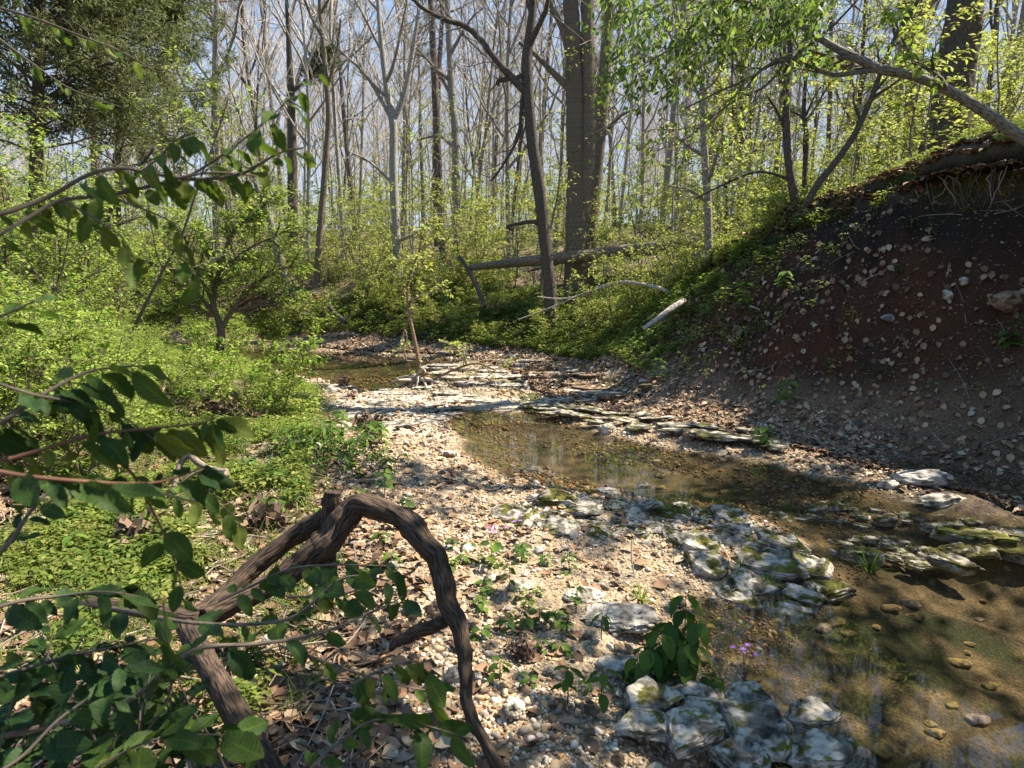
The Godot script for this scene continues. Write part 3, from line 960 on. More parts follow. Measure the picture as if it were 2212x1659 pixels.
func make_scatter():
	var stones := []
	for k in 4: stones.append(stone(1, Vector3(1.0, rf(0.45, 0.75), rf(0.65, 1.0)), 6, 0.15))
	var gcol := [Color(0.42, 0.31, 0.195), Color(0.52, 0.43, 0.32), Color(0.30, 0.185, 0.10), Color(0.24, 0.20, 0.16), Color(0.44, 0.28, 0.13), Color(0.62, 0.54, 0.43), Color(0.17, 0.115, 0.075), Color(0.36, 0.25, 0.15)]
	scatter("gravel", "tan and white gravel of the bar", stones, M.gravel, func(_k):
		var d := far_d(1.7, 16.0, 0.9)
		var x := rf(-0.95, 1.0) * (0.9 + d * 0.40) + 0.25
		if x < veg_x(d) - 0.25 + rf(-0.4, 0.2): return null
		if x > toe_x(d): return null
		var h := height(x, d)
		if h < -0.1: return null
		var sort := noise.get_noise_2d(x * 7.0, d * 5.0)
		if sort < -0.28 and rng.randf() < 0.6: return null
		var s := rf(0.0035, 0.010) * lerpf(0.6, 1.25, clampf(0.5 + sort * 1.2, 0, 1)) * (2.0 if rng.randf() < 0.06 else 1.0) * (0.62 + d * 0.17)
		var c := pick(gcol)
		if h < 0.0: c = c * Color(0.42, 0.34, 0.2)
		return [on_slope(x, d, Vector3.ONE * s, s * 0.25, 0.25), c], 80000)
	scatter("bank_rubble", "chips and leaf crumbs on the clay bank and its foot", stones, M.gravel, func(_k):
		var d := far_d(2.5, 13.0, 0.7)
		var x := lerpf(toe_x(d) - 1.3, crest_x(d) - 0.05, pow(rng.randf(), 2.0))
		if height(x, d) < -0.02: return null
		var s := rf(0.004, 0.012) * (1.5 if rng.randf() < 0.05 else 1.0) * (0.45 + d * 0.08)
		return [on_slope(x, d, Vector3(s, s * rf(0.4, 0.9), s), s * 0.2, 0.4), pick([Color(0.19, 0.115, 0.065), Color(0.10, 0.06, 0.04), Color(0.27, 0.21, 0.155), Color(0.08, 0.042, 0.027), Color(0.13, 0.075, 0.045)])], 60000)
	# fallen leaves, curled
	var leaves := []
	for k in 4:
		var b := Buf.new()
		var curl := rf(0.15, 0.7)
		for j in 4:
			var t := j / 3.0
			for s in [-1.0, 0.0, 1.0]:
				b.v.append(Vector3(s * sin(t * PI * 0.9 + 0.15) * 0.42, absf(s) * curl * 0.4 + sin(t * PI) * curl * 0.4 + 0.03 * rf(-1, 1), t - 0.5))
		for j in 3:
			for s in 2:
				var p := j * 3 + s
				b.i.append_array([p, p + 3, p + 4, p, p + 4, p + 1])
		leaves.append(mesh_of(b))
	var lcol := [Color(0.24, 0.15, 0.085), Color(0.30, 0.21, 0.13), Color(0.15, 0.09, 0.052), Color(0.20, 0.12, 0.075), Color(0.33, 0.26, 0.18), Color(0.11, 0.072, 0.052)]
	scatter("leaf_litter", "dry brown leaves lying on the woodland floor", leaves, M.litter, func(k):
		var d := 0.0
		var x := 0.0
		if k % 10 < 4:      # left bank, close to
			d = far_d(1.4, 8.0, 0.8)
			x = rf(-1.5, 0.15) * d * 0.78 + rf(-0.2, 0.5)
			if x > veg_x(d) + rf(0.0, 0.9): return null
		elif k % 10 < 7:   # top and face of the right bank
			d = far_d(3.0, 16.0, 0.7)
			var t := rng.randf()
			x = lerpf(toe_x(d) - 1.5, crest_x(d), pow(rng.randf(), 4.0) * 0.8) if k % 20 < 8 else crest_x(d) - 0.2 + rng.randf() * 5.0
		elif k % 10 == 7:   # blown over the gravel and the right shore
			d = far_d(1.8, 9.0, 0.8)
			x = rf(-0.6, 1.15) * (0.8 + d * 0.42)
			if x < 2.4 and rng.randf() < 0.72: return null
		else:
			d = far_d(13.0, 45.0, 0.9)
			x = rf(-0.8, 0.85) * d
			if x < toe_x(d) - 0.2 and x > veg_x(d): return null
		if height(x, d) < 0.01: return null
		var s := rf(0.035, 0.072) * (1.0 + d * 0.03)
		return [on_slope(x, d, Vector3(s, s, s), 0.008, 0.3), pick(lcol)], 60000)
	var lip_n := lip.size()
	var on_lip := func(k: int, s: float) -> Transform3D: return Transform3D(Basis.from_euler(Vector3(rf(-0.4, 0.4), rf(0, TAU), rf(-0.4, 0.4))).scaled(Vector3.ONE * s), lip[(k * 7919) % lip_n] + rv() * 0.04 * Vector3(1, 0.3, 1))
	scatter("leaf_litter", "dry leaves on the turf over the bank", leaves, M.litter, func(k): return [on_lip.call(k, rf(0.05, 0.10)), pick(lcol)], 3800)
	# small herbs that carpet the slopes
	var herbs := []
	for k in 5:
		var b := Buf.new()
		for j in 10 + k * 3:
			var a := rf(0, TAU)
			var o := Vector3(cos(a), 0, sin(a)) * rf(0.0, 0.35)
			var hh := rf(0.15, 0.9)
			leaf(b, o + Vector3(0, hh, 0), Vector3(cos(a), rf(-0.35, 0.4), sin(a)).normalized(), Vector3.UP + rv() * 0.25, rf(0.2, 0.36), rf(0.09, 0.17), Color.WHITE)
		for j in 3: blade(b, rv() * 0.05 * Vector3(1, 0, 1), Vector3(rf(-0.3, 0.3), 1, rf(-0.3, 0.3)).normalized(), rf(0.6, 1.0), 0.03, 0.4, Color(0.7, 0.8, 0.5), 2)
		herbs.append(mesh_of(b))
	var hcol := [Color(0.19, 0.26, 0.045), Color(0.25, 0.30, 0.06), Color(0.12, 0.19, 0.035), Color(0.29, 0.31, 0.08), Color(0.15, 0.22, 0.045)]
	scatter("ground_cover", "low spring herbs carpeting the slopes and the left bank", herbs, M.ground_leaf, func(k):
		var d := 0.0
		var x := 0.0
		var s := 0.0
		if k % 10 < 4:
			d = far_d(2.0, 15.0, 0.75)
			x = veg_x(d) - absf(rng.randfn()) * (0.6 + d * 0.25) + 0.15
			s = rf(0.05, 0.15) + d * 0.006
			if noise.get_noise_2d(x * 9.0, d * 9.0) < (0.10 if d < 4.0 else 0.02): return null
			if d < 3.2 and rng.randf() < 0.5: return null
		elif k % 10 < 7:
			d = far_d(4.5, 18.0, 0.6)
			x = crest_x(d) + rf(-0.5, 3.0) if k % 20 < 10 else lerpf(toe_x(d), crest_x(d), rng.randf())
			s = rf(0.07, 0.18) + d * 0.004
			if d < 10.0 and x < crest_x(d) - 0.35 and rng.randf() < smoothstep(11.0, 8.0, d) * 0.96: return null
			if d < 11.0 and x > crest_x(d) - 0.35 and (rng.randf() < 0.55 or noise.get_noise_2d(x * 8.0, d * 8.0) < 0.0): return null
		else:
			d = far_d(13.5, 75.0, 0.9)
			x = rf(-0.8, 0.85) * d
			s = rf(0.14, 0.32) * (1.0 + d * 0.008)
			if x < toe_x(d): return null
			if noise.get_noise_2d(x * 2.0, d * 2.0) < -0.1: return null
		if height(x, d) < 0.03: return null
		var hc := pick(hcol)
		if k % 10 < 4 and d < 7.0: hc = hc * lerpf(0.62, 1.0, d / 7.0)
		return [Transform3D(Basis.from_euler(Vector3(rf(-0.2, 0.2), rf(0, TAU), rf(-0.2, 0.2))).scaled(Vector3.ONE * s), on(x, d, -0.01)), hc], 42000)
	scatter("ground_cover", "low plants on the turf over the bank", herbs, M.ground_leaf, func(k): return [on_lip.call(k * 3 + 1, rf(0.07, 0.18)), pick(hcol)] if noise.get_noise_3dv(lip[((k * 3 + 1) * 7919) % lip_n] * 9.0) > 0.08 else null, 2600)
	# dead twigs on the ground
	var sticks := []
	for k in 3:
		var b := Buf.new()
		var p := PackedVector3Array()
		var r := PackedFloat32Array()
		for j in 5:
			p.append(Vector3((j - 2) * 0.25, 0.02 + absf(rng.randfn()) * 0.03, rng.randfn() * 0.04))
			r.append(0.011 - j * 0.0015)
		tube(b, p, r, 4)
		sticks.append(mesh_of(b))
	scatter("twigs", "dead twigs strewn over the banks", sticks, M.litter, func(k):
		var d := far_d(1.5, 12.0, 0.8)
		var x := veg_x(d) + rf(-1.6, 0.5) if k % 3 else toe_x(d) + rf(-1.0, 2.6)
		if height(x, d) < 0.0: return null
		var s := rf(0.15, 0.5)
		return [on_slope(x, d, Vector3(s, rf(0.25, 0.5), s), 0.012, 0.15), pick([Color(0.2, 0.155, 0.12), Color(0.12, 0.09, 0.065), Color(0.3, 0.25, 0.2)])], 2200)
	scatter("grass", "thin grass in the gravel and along the banks", [grass_mesh(14, 0.9, 0.03), grass_mesh(10, 1.1, 0.025)], M.ground_leaf, func(k):
		var d := far_d(2.2, 14.0, 0.8)
		var x := veg_x(d) + rf(-1.5, 0.35) if k % 2 else crest_x(d) + rf(-0.3, 1.5)
		if height(x, d) < 0.02: return null
		return [Transform3D(Basis.from_euler(Vector3(0, rf(0, TAU), 0)).scaled(Vector3.ONE * rf(0.07, 0.2)), on(x, d, -0.01)), pick([Color(0.16, 0.25, 0.04), Color(0.25, 0.32, 0.08)])], 5000)

func grass_mesh(n: int, L: float, W: float) -> ArrayMesh:
	var b := Buf.new()
	for k in n:
		var a := rf(0, TAU)
		var lean := rf(0.1, 0.75)
		blade(b, Vector3(cos(a), 0, sin(a)) * rf(0, 0.10), Vector3(cos(a) * lean, 1, sin(a) * lean).normalized(), L * rf(0.6, 1.1), W * rf(0.7, 1.3), rf(0.5, 1.3), Color(1, 1, 1).darkened(rf(0, 0.3)), 4)
	return mesh_of(b)

# ---------------------------------------------------------------- trees
# P: seg, sides, wander, lift, count, from, angle, ratio (per level), levels, leaf: {n, L, W, cols, flat, droop, from}
func grow(tb: Array, lb: Buf, p: Vector3, dir: Vector3, L: float, r: float, lev: int, P: Dictionary):
	var n: int = P.seg[lev]
	var pts := PackedVector3Array()
	var rad := PackedFloat32Array()
	var d := dir
	var last: bool = lev == P.levels - 1
	for s in n + 1:
		var t := float(s) / n
		pts.append(p)
		rad.append(maxf(r * (1.0 - t * (0.92 if last else 0.72)), P.get("min_r", 0.003)))
		d = (d + rv() * P.wander[lev] + Vector3.UP * P.lift[lev]).normalized()
		p += d * L / n
	tube(tb[mini(lev, tb.size() - 1)], pts, rad, P.sides[lev])
	if not last:
		branches(tb, lb, pts, rad, L, lev, P)
	if lb and lev >= P.leaf.from:
		leaves_along(lb, pts, P.leaf)

func branches(tb: Array, lb: Buf, pts: PackedVector3Array, rad: PackedFloat32Array, L: float, lev: int, P: Dictionary):
	var n := pts.size() - 1
	var cnt: int = P.count[lev]
	var az := rf(0, TAU)
	for k in cnt:
		var t := clampf(lerpf(P.from[lev], 1.0, (k + rng.randf()) / cnt), 0.0, 0.999)
		var s := int(t * n)
		var q := pts[s].lerp(pts[s + 1], t * n - s)
		var tg := (pts[s + 1] - pts[s]).normalized()
		az += 2.4 + rf(-0.5, 0.5)
		var perp := tg.cross(Vector3(0.3, 0.1, 0.95) if absf(tg.z) < 0.9 else Vector3.RIGHT).normalized().rotated(tg, az)
		if P.has("flat") and lev > 0: perp = (perp * Vector3(1, 0.25, 1)).normalized()
		var a: float = P.angle[lev] * rf(0.75, 1.25)
		var rr := lerpf(rad[s], rad[s + 1], t * n - s)
		grow(tb, lb, q, (tg * cos(a) + perp * sin(a)).normalized(), L * P.ratio[lev] * rf(0.7, 1.2) * (1.15 - t * P.get("shrink", 0.6)), minf(rr * 0.7, P.rmax[lev]), lev + 1, P)

func leaves_along(lb: Buf, pts: PackedVector3Array, f: Dictionary):
	var n := pts.size() - 1
	for k in f.n:
		var t := rng.randf() * 0.999
		var s := int(t * n)
		var q := pts[s].lerp(pts[s + 1], t * n - s)
		var tg := (pts[s + 1] - pts[s]).normalized()
		var out := rv()
		out = (out - tg * out.dot(tg)).normalized()
		var d: Vector3 = (tg * rf(0.1, 0.9) + out * Vector3(1, f.flat, 1) + Vector3.DOWN * f.droop).normalized()
		var up: Vector3 = (Vector3.UP * (1.2 - f.flat) + rv() * (0.25 + 0.5 * f.flat)).normalized()
		leaf(lb, q + out * rf(0, f.get("off", 0.01)), d, up, f.L * rf(0.65, 1.2), f.W * rf(0.7, 1.15), pick(f.cols))

const SPRING := [Color(0.33, 0.39, 0.07), Color(0.38, 0.42, 0.10), Color(0.26, 0.34, 0.055), Color(0.42, 0.43, 0.15)]
const FRESH := [Color(0.24, 0.35, 0.05), Color(0.30, 0.40, 0.07), Color(0.17, 0.28, 0.04), Color(0.35, 0.42, 0.10)]
const EVERGREEN := [Color(0.13, 0.165, 0.06), Color(0.16, 0.19, 0.08), Color(0.09, 0.125, 0.045), Color(0.20, 0.22, 0.105)]
const NEEDLES := [Color(0.07, 0.115, 0.045), Color(0.09, 0.13, 0.045), Color(0.12, 0.155, 0.06)]

func bare_tree(label: String, tall: float, r: float, trunk_mat: String, twig_mat: String, up_angle: float, seed_: int) -> Node3D:
	rng.seed = seed_
	var tr := Buf.new()
	var br := Buf.new()
	var tw := Buf.new()
	var P := {levels = 4, seg = [12, 6, 4, 3], sides = [8, 5, 3, 3], wander = [0.035, 0.12, 0.16, 0.2], lift = [0.03, 0.10, 0.07, 0.05], count = [19, 6, 7], from = [0.22, 0.25, 0.2], angle = [up_angle, 0.75, 0.75], ratio = [0.27, 0.42, 0.45], rmax = [0.06, 0.016, 0.007], min_r = 0.0045, leaf = {}}
	grow([tr, br, tw], null, Vector3(0, -0.4, 0), Vector3(rf(-0.05, 0.05), 1, rf(-0.05, 0.05)), tall, r, 0, P)
	var t := thing("tree", label, "tree", Vector3.ZERO, "bare trees of the far woods")
	part("trunk", mesh_of(tr), M[trunk_mat], t)
	part("limbs", mesh_of(br), M[trunk_mat], t)
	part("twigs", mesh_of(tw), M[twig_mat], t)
	return t

func pine_tree(label: String, tall: float, r: float, seed_: int) -> Node3D:
	rng.seed = seed_
	var tr := Buf.new()
	var br := Buf.new()
	var lb := Buf.new()
	var P := {levels = 3, seg = [12, 5, 3], sides = [8, 4, 3], wander = [0.02, 0.1, 0.2], lift = [0.02, 0.06, 0.12], count = [20, 9], from = [0.52, 0.3], angle = [1.15, 0.8], ratio = [0.15, 0.4], rmax = [0.05, 0.012], min_r = 0.006, leaf = {from = 2, n = 46, L = 0.17, W = 0.018, cols = NEEDLES, flat = 1.0, droop = 0.0, off = 0.02}}
	grow([tr, br], lb, Vector3(0, -0.4, 0), Vector3(rf(-0.03, 0.03), 1, rf(-0.03, 0.03)), tall, r, 0, P)
	var t := thing("pine_tree", label, "pine tree", Vector3.ZERO, "pines among the bare trees")
	part("trunk", mesh_of(tr), M.bark_pine, t)
	part("limbs", mesh_of(br), M.bark_pine, t)
	part("needles", mesh_of(lb), M.foliage_dark, t)
	return t

func sapling(label: String, group: String, tall: float, stems: int, cols: Array, leaf_l: float, leaf_n: int, seed_: int, flat := 0.25, cat := "sapling", called := "sapling", bark := "bark_grey", counts := [11, 6], spread := 1.15, ratio := 0.42, from := 0.22) -> Node3D:
	rng.seed = seed_
	var tr := Buf.new()
	var tw := Buf.new()
	var lb := Buf.new()
	var P := {levels = 3, seg = [8, 5, 3], sides = [5, 3, 3], wander = [0.10, 0.15, 0.2], lift = [0.05, 0.03, 0.02], count = counts, from = [from, 0.2], angle = [spread, 0.8], ratio = [ratio, 0.42], rmax = [0.010, 0.004], min_r = 0.0025, flat = true, leaf = {from = 1, n = leaf_n, L = leaf_l, W = leaf_l * 0.52, cols = cols, flat = flat, droop = 0.25, off = 0.02}}
	for k in stems:
		var a := TAU * k / stems + rf(-0.5, 0.5)
		var lean := 0.08 if stems == 1 else 0.45
		grow([tr, tw], lb, Vector3(cos(a), 0, sin(a)) * 0.04 * stems + Vector3(0, -0.15, 0), Vector3(cos(a) * lean, 1, sin(a) * lean).normalized(), tall * rf(0.8, 1.1), 0.006 * tall + 0.004, 0, P)
	var t := thing(called, label, cat, Vector3.ZERO, group)
	part("stem", mesh_of(tr), M[bark], t)
	part("twigs", mesh_of(tw), M.twig, t)
	part("leaves", mesh_of(lb), M.foliage, t)
	return t

const PLACES := [[150, "the corner cedar"], [330, "the second cedar"], [480, "the island tree"], [600, "the leaning trunk"], [665, "the blue-green pine"], [760, "the slim brown tree"], [900, "the grey forked tree"], [960, "the purple-dark pine"], [1050, "the tree with crooked limbs"], [1130, "the stump tree"], [1225, "the dark leaning tree"], [1330, "the twin-stemmed tree"], [1440, "the hanging leaf sprays"], [1560, "the lone crest sapling"], [1680, "the reddish stems"], [1800, "the crest clump"], [1920, "the leaning limb"], [2010, "the grey-brown trunk"], [2150, "the massive trunk"], [9999, "the right edge"]]

func place_name(p: Vector3) -> String:
	var q := proj(p)
	var d := -p.z
	if d < 14.5 and q.x < 660.0:
		var row := "beside the pale driftwood" if q.y > 1000.0 else "beside the flood debris heap" if q.y > 900.0 else "in the thick of the left thicket" if q.y > 820.0 else "at the back of the left thicket"
		return row + (" at the picture's edge" if q.x < 120.0 else " below the corner cedar" if q.x < 260.0 else " below the second cedar" if q.x < 400.0 else " near the island tree")
	var near := ""
	for e in PLACES:
		if q.x < e[0]:
			near = e[1]
			break
	if d < 14.5: return ("low on the bank near " if q.y > 690.0 else "high on the bank near ") + near
	return ("far back beyond " if d > 44.0 else "well beyond " if d > 33.0 else "beyond " if d > 26.0 else "near ") + near

func set_down(protos: Array, spots: Array, labels: Array):
	var taken := {}
	# spots: [x, d, size, proto]; the first use of a prototype moves the prototype itself
	var fresh := {}
	for k in spots.size():
		var s: Array = spots[k]
		var p: Node3D = protos[s[3] % protos.size()]
		var spot := on(s[0], s[1])
		var q := proj(spot)
		if q.x < -130.0 or q.x > 2340.0: continue
		var label := ""
		for word in ["large", "big", "medium", "smaller", "small", "little"].slice(0 if s[2] > 1.05 else 1 if s[2] > 0.9 else 2 if s[2] > 0.7 else 3):
			label = "%s %s %s" % [word, labels[s[3] % labels.size()], place_name(spot)]
			if not taken.has(label): break
		taken[label] = true
		var turn := rf(0, TAU)
		if not fresh.has(p):
			fresh[p] = true
			p.transform = Transform3D(Basis(Vector3.UP, turn).scaled(Vector3.ONE * s[2]), on(s[0], s[1]))
			p.set_meta("label", label)
		else:
			copy_of(p, label, on(s[0], s[1]), turn, s[2], Vector2(rf(-0.04, 0.04), rf(-0.04, 0.04)), rf(0.9, 1.1))

func make_forest():
	# the far woods: bare grey trees on the slope
	var bare := []
	for k in 6:
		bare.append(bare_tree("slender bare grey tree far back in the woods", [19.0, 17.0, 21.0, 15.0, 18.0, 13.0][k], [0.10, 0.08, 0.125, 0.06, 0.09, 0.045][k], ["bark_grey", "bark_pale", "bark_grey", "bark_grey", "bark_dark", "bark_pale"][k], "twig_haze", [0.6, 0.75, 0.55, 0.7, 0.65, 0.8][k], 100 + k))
	rng.seed = 5
	var spots := []
	var tries := 0
	while spots.size() < 145 and tries < 9000:
		tries += 1
		var d := far_d(21.0, 95.0, 0.8)
		var x := rf(-0.62, 0.72) * d + 1.5
		var clash := false
		for s in spots:
			if Vector2(s[0], s[1]).distance_to(Vector2(x, d)) < 1.2 + d * 0.015: clash = true
		if not clash: spots.append([x, d, rf(0.8, 1.2), rng.randi() % 6])
	set_down(bare, spots, ["bare grey tree", "pale open-crowned bare tree", "stout bare grey tree", "thin bare grey tree", "dark bare tree", "slim pale bare tree"])
	# woods so far off that they read as one mass
	var mass := []
	for k in 160:
		var d := rf(70.0, 125.0)
		mass.append([rf(-0.85, 0.9) * d, d, rf(0.8, 1.3)])
	var far_sap := sapling("", "", 6.0, 2, SPRING, 0.22, 5, 399, 0.5)
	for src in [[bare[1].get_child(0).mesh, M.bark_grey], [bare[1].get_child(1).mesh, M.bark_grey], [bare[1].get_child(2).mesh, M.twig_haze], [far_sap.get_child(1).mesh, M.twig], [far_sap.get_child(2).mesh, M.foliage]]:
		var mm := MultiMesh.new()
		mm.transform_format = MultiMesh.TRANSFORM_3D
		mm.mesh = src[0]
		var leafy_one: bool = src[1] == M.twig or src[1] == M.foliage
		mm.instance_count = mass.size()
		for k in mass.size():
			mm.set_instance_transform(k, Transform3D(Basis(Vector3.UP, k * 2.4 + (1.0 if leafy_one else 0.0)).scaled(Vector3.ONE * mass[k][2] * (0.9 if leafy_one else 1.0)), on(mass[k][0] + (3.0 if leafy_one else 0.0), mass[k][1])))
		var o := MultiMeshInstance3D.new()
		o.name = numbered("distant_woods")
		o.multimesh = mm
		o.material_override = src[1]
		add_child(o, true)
		tag(o, "distant woods closing the view", "", "", "stuff")
	remove_child(far_sap)
	far_sap.free()
	var pines := [pine_tree("tall dark pine with a high tufted crown in the woods", 19.0, 0.17, 201), pine_tree("tall dark pine with a high tufted crown in the woods", 16.0, 0.14, 202)]
	rng.seed = 6
	spots = [[-12.5, 30, 1.0, 0], [-8.0, 36, 1.05, 1], [-3.6, 34, 1.0, 0], [-16, 40, 1.1, 1], [1.5, 42, 1.1, 0], [-6.5, 52, 1.2, 1], [7.0, 48, 1.1, 1], [12, 44, 1.1, 0], [-20, 34, 1.0, 0], [20, 52, 1.2, 1], [-1.5, 60, 1.3, 0], [16, 36, 1.0, 1], [24, 42, 1.0, 0], [-26, 48, 1.2, 1]]
	set_down(pines, spots, ["dark pine with tufted crown", "slim dark pine"])

# a tree whose stem follows what the photograph shows: path of [x, y, width in the picture]
func stem_path(path: Array, d: float, base_d := -1.0) -> Array:
	var p := PackedVector3Array()
	var r := PackedFloat32Array()
	for q in path:
		var dd: float = q[3] if q.size() > 3 else d
		p.append(at(q[0], q[1], dd))
		r.append(q[2] * dd / FOCAL * 0.5)
	return [p, r]

func traced(called: String, label: String, cat: String, d: float, trunk: Array, limbs: Array, bark: String, opts := {}) -> Node3D:
	var sp := stem_path(trunk, d)
	var p: PackedVector3Array = sp[0]
	var r: PackedFloat32Array = sp[1]
	if opts.get("rooted", true):
		var foot := on(p[0].x, -p[0].z, -0.25)
		if foot.y < p[0].y - 0.02 or opts.get("flare", 0.0) > 0.0:
			p.insert(0, foot)
			r.insert(0, r[0] * (1.15 + opts.get("flare", 0.0)))
		else:
			p[0] = foot
	var up: float = opts.get("top", 0.0)     # carries on above the picture
	if up > 0.0:
		var dir := (p[p.size() - 1] - p[p.size() - 2]).normalized()
		dir = (dir + Vector3.UP * 0.8).normalized()
		for k in 4:
			p.append(p[p.size() - 1] + (dir + rv() * 0.08).normalized() * up / 4.0)
			r.append(r[r.size() - 1] * 0.72)
	var origin := p[0]
	var o := thing(called, label, cat, origin)
	var tb := Buf.new()
	for k in p.size(): p[k] -= origin
	var sm := smooth_path(p, r, opts.get("per", 7))
	tube(tb, sm[0], sm[1], opts.get("sides", 12), opts.get("rib", 0.16))
	var lb := Buf.new()
	var tw := Buf.new()
	var fb := Buf.new()
	var leafy: Dictionary = opts.get("leaf", {})
	var P := {levels = 4, seg = [8, 6, 4, 3], sides = [6, 5, 4, 3], wander = [0.06, 0.13, 0.17, 0.2], lift = [0.05, opts.get("lift", 0.06), 0.05, 0.03], count = [0, 6, 6], from = [0.2, 0.2, 0.2], angle = [opts.get("angle", 0.8), 0.8, 0.8], ratio = [1.0, 0.45, 0.45], rmax = [opts.get("rmax", 0.07), 0.015, 0.006], min_r = 0.0028 * maxf(1.0, d / 12.0), leaf = leafy}
	for l in limbs:
		var lp := stem_path(l, d)
		var q: PackedVector3Array = lp[0]
		for k in q.size(): q[k] -= origin
		var s2 := smooth_path(q, lp[1], 5)
		var own := Buf.new()
		tube(own, s2[0], s2[1], 8, 0.12)
		part("limb", mesh_of(own), M[bark], o)
		P.count = [0, opts.get("limb_twigs", 9), 6]
		branches([lb, lb, tw, tw], fb if leafy else null, s2[0], s2[1], q[0].distance_to(q[q.size() - 1]) * 0.9, 1, P)
	var cnt: int = opts.get("branches", 12)
	if cnt > 0:
		P.count = [cnt, 6, 6]
		P.from = [opts.get("from", 0.4), 0.2, 0.2]
		P.ratio = [opts.get("reach", 0.2), 0.45, 0.45]
		branches([tb, lb, tw, tw], fb if leafy else null, sm[0], sm[1], origin.y * 0.0 + _length(sm[0]), 0, P)
	part("trunk", mesh_of(tb), M[bark], o)
	if lb.v.size(): part("branches", mesh_of(lb), M[bark], o)
	if tw.v.size(): part("twigs", mesh_of(tw), M[opts.get("twig", "twig_pale")], o)
	if fb.v.size(): part("leaves", mesh_of(fb), M[opts.get("foliage", "foliage")], o)
	return o

func _length(p: PackedVector3Array) -> float:
	var s := 0.0
	for k in p.size() - 1: s += p[k].distance_to(p[k + 1])
	return s

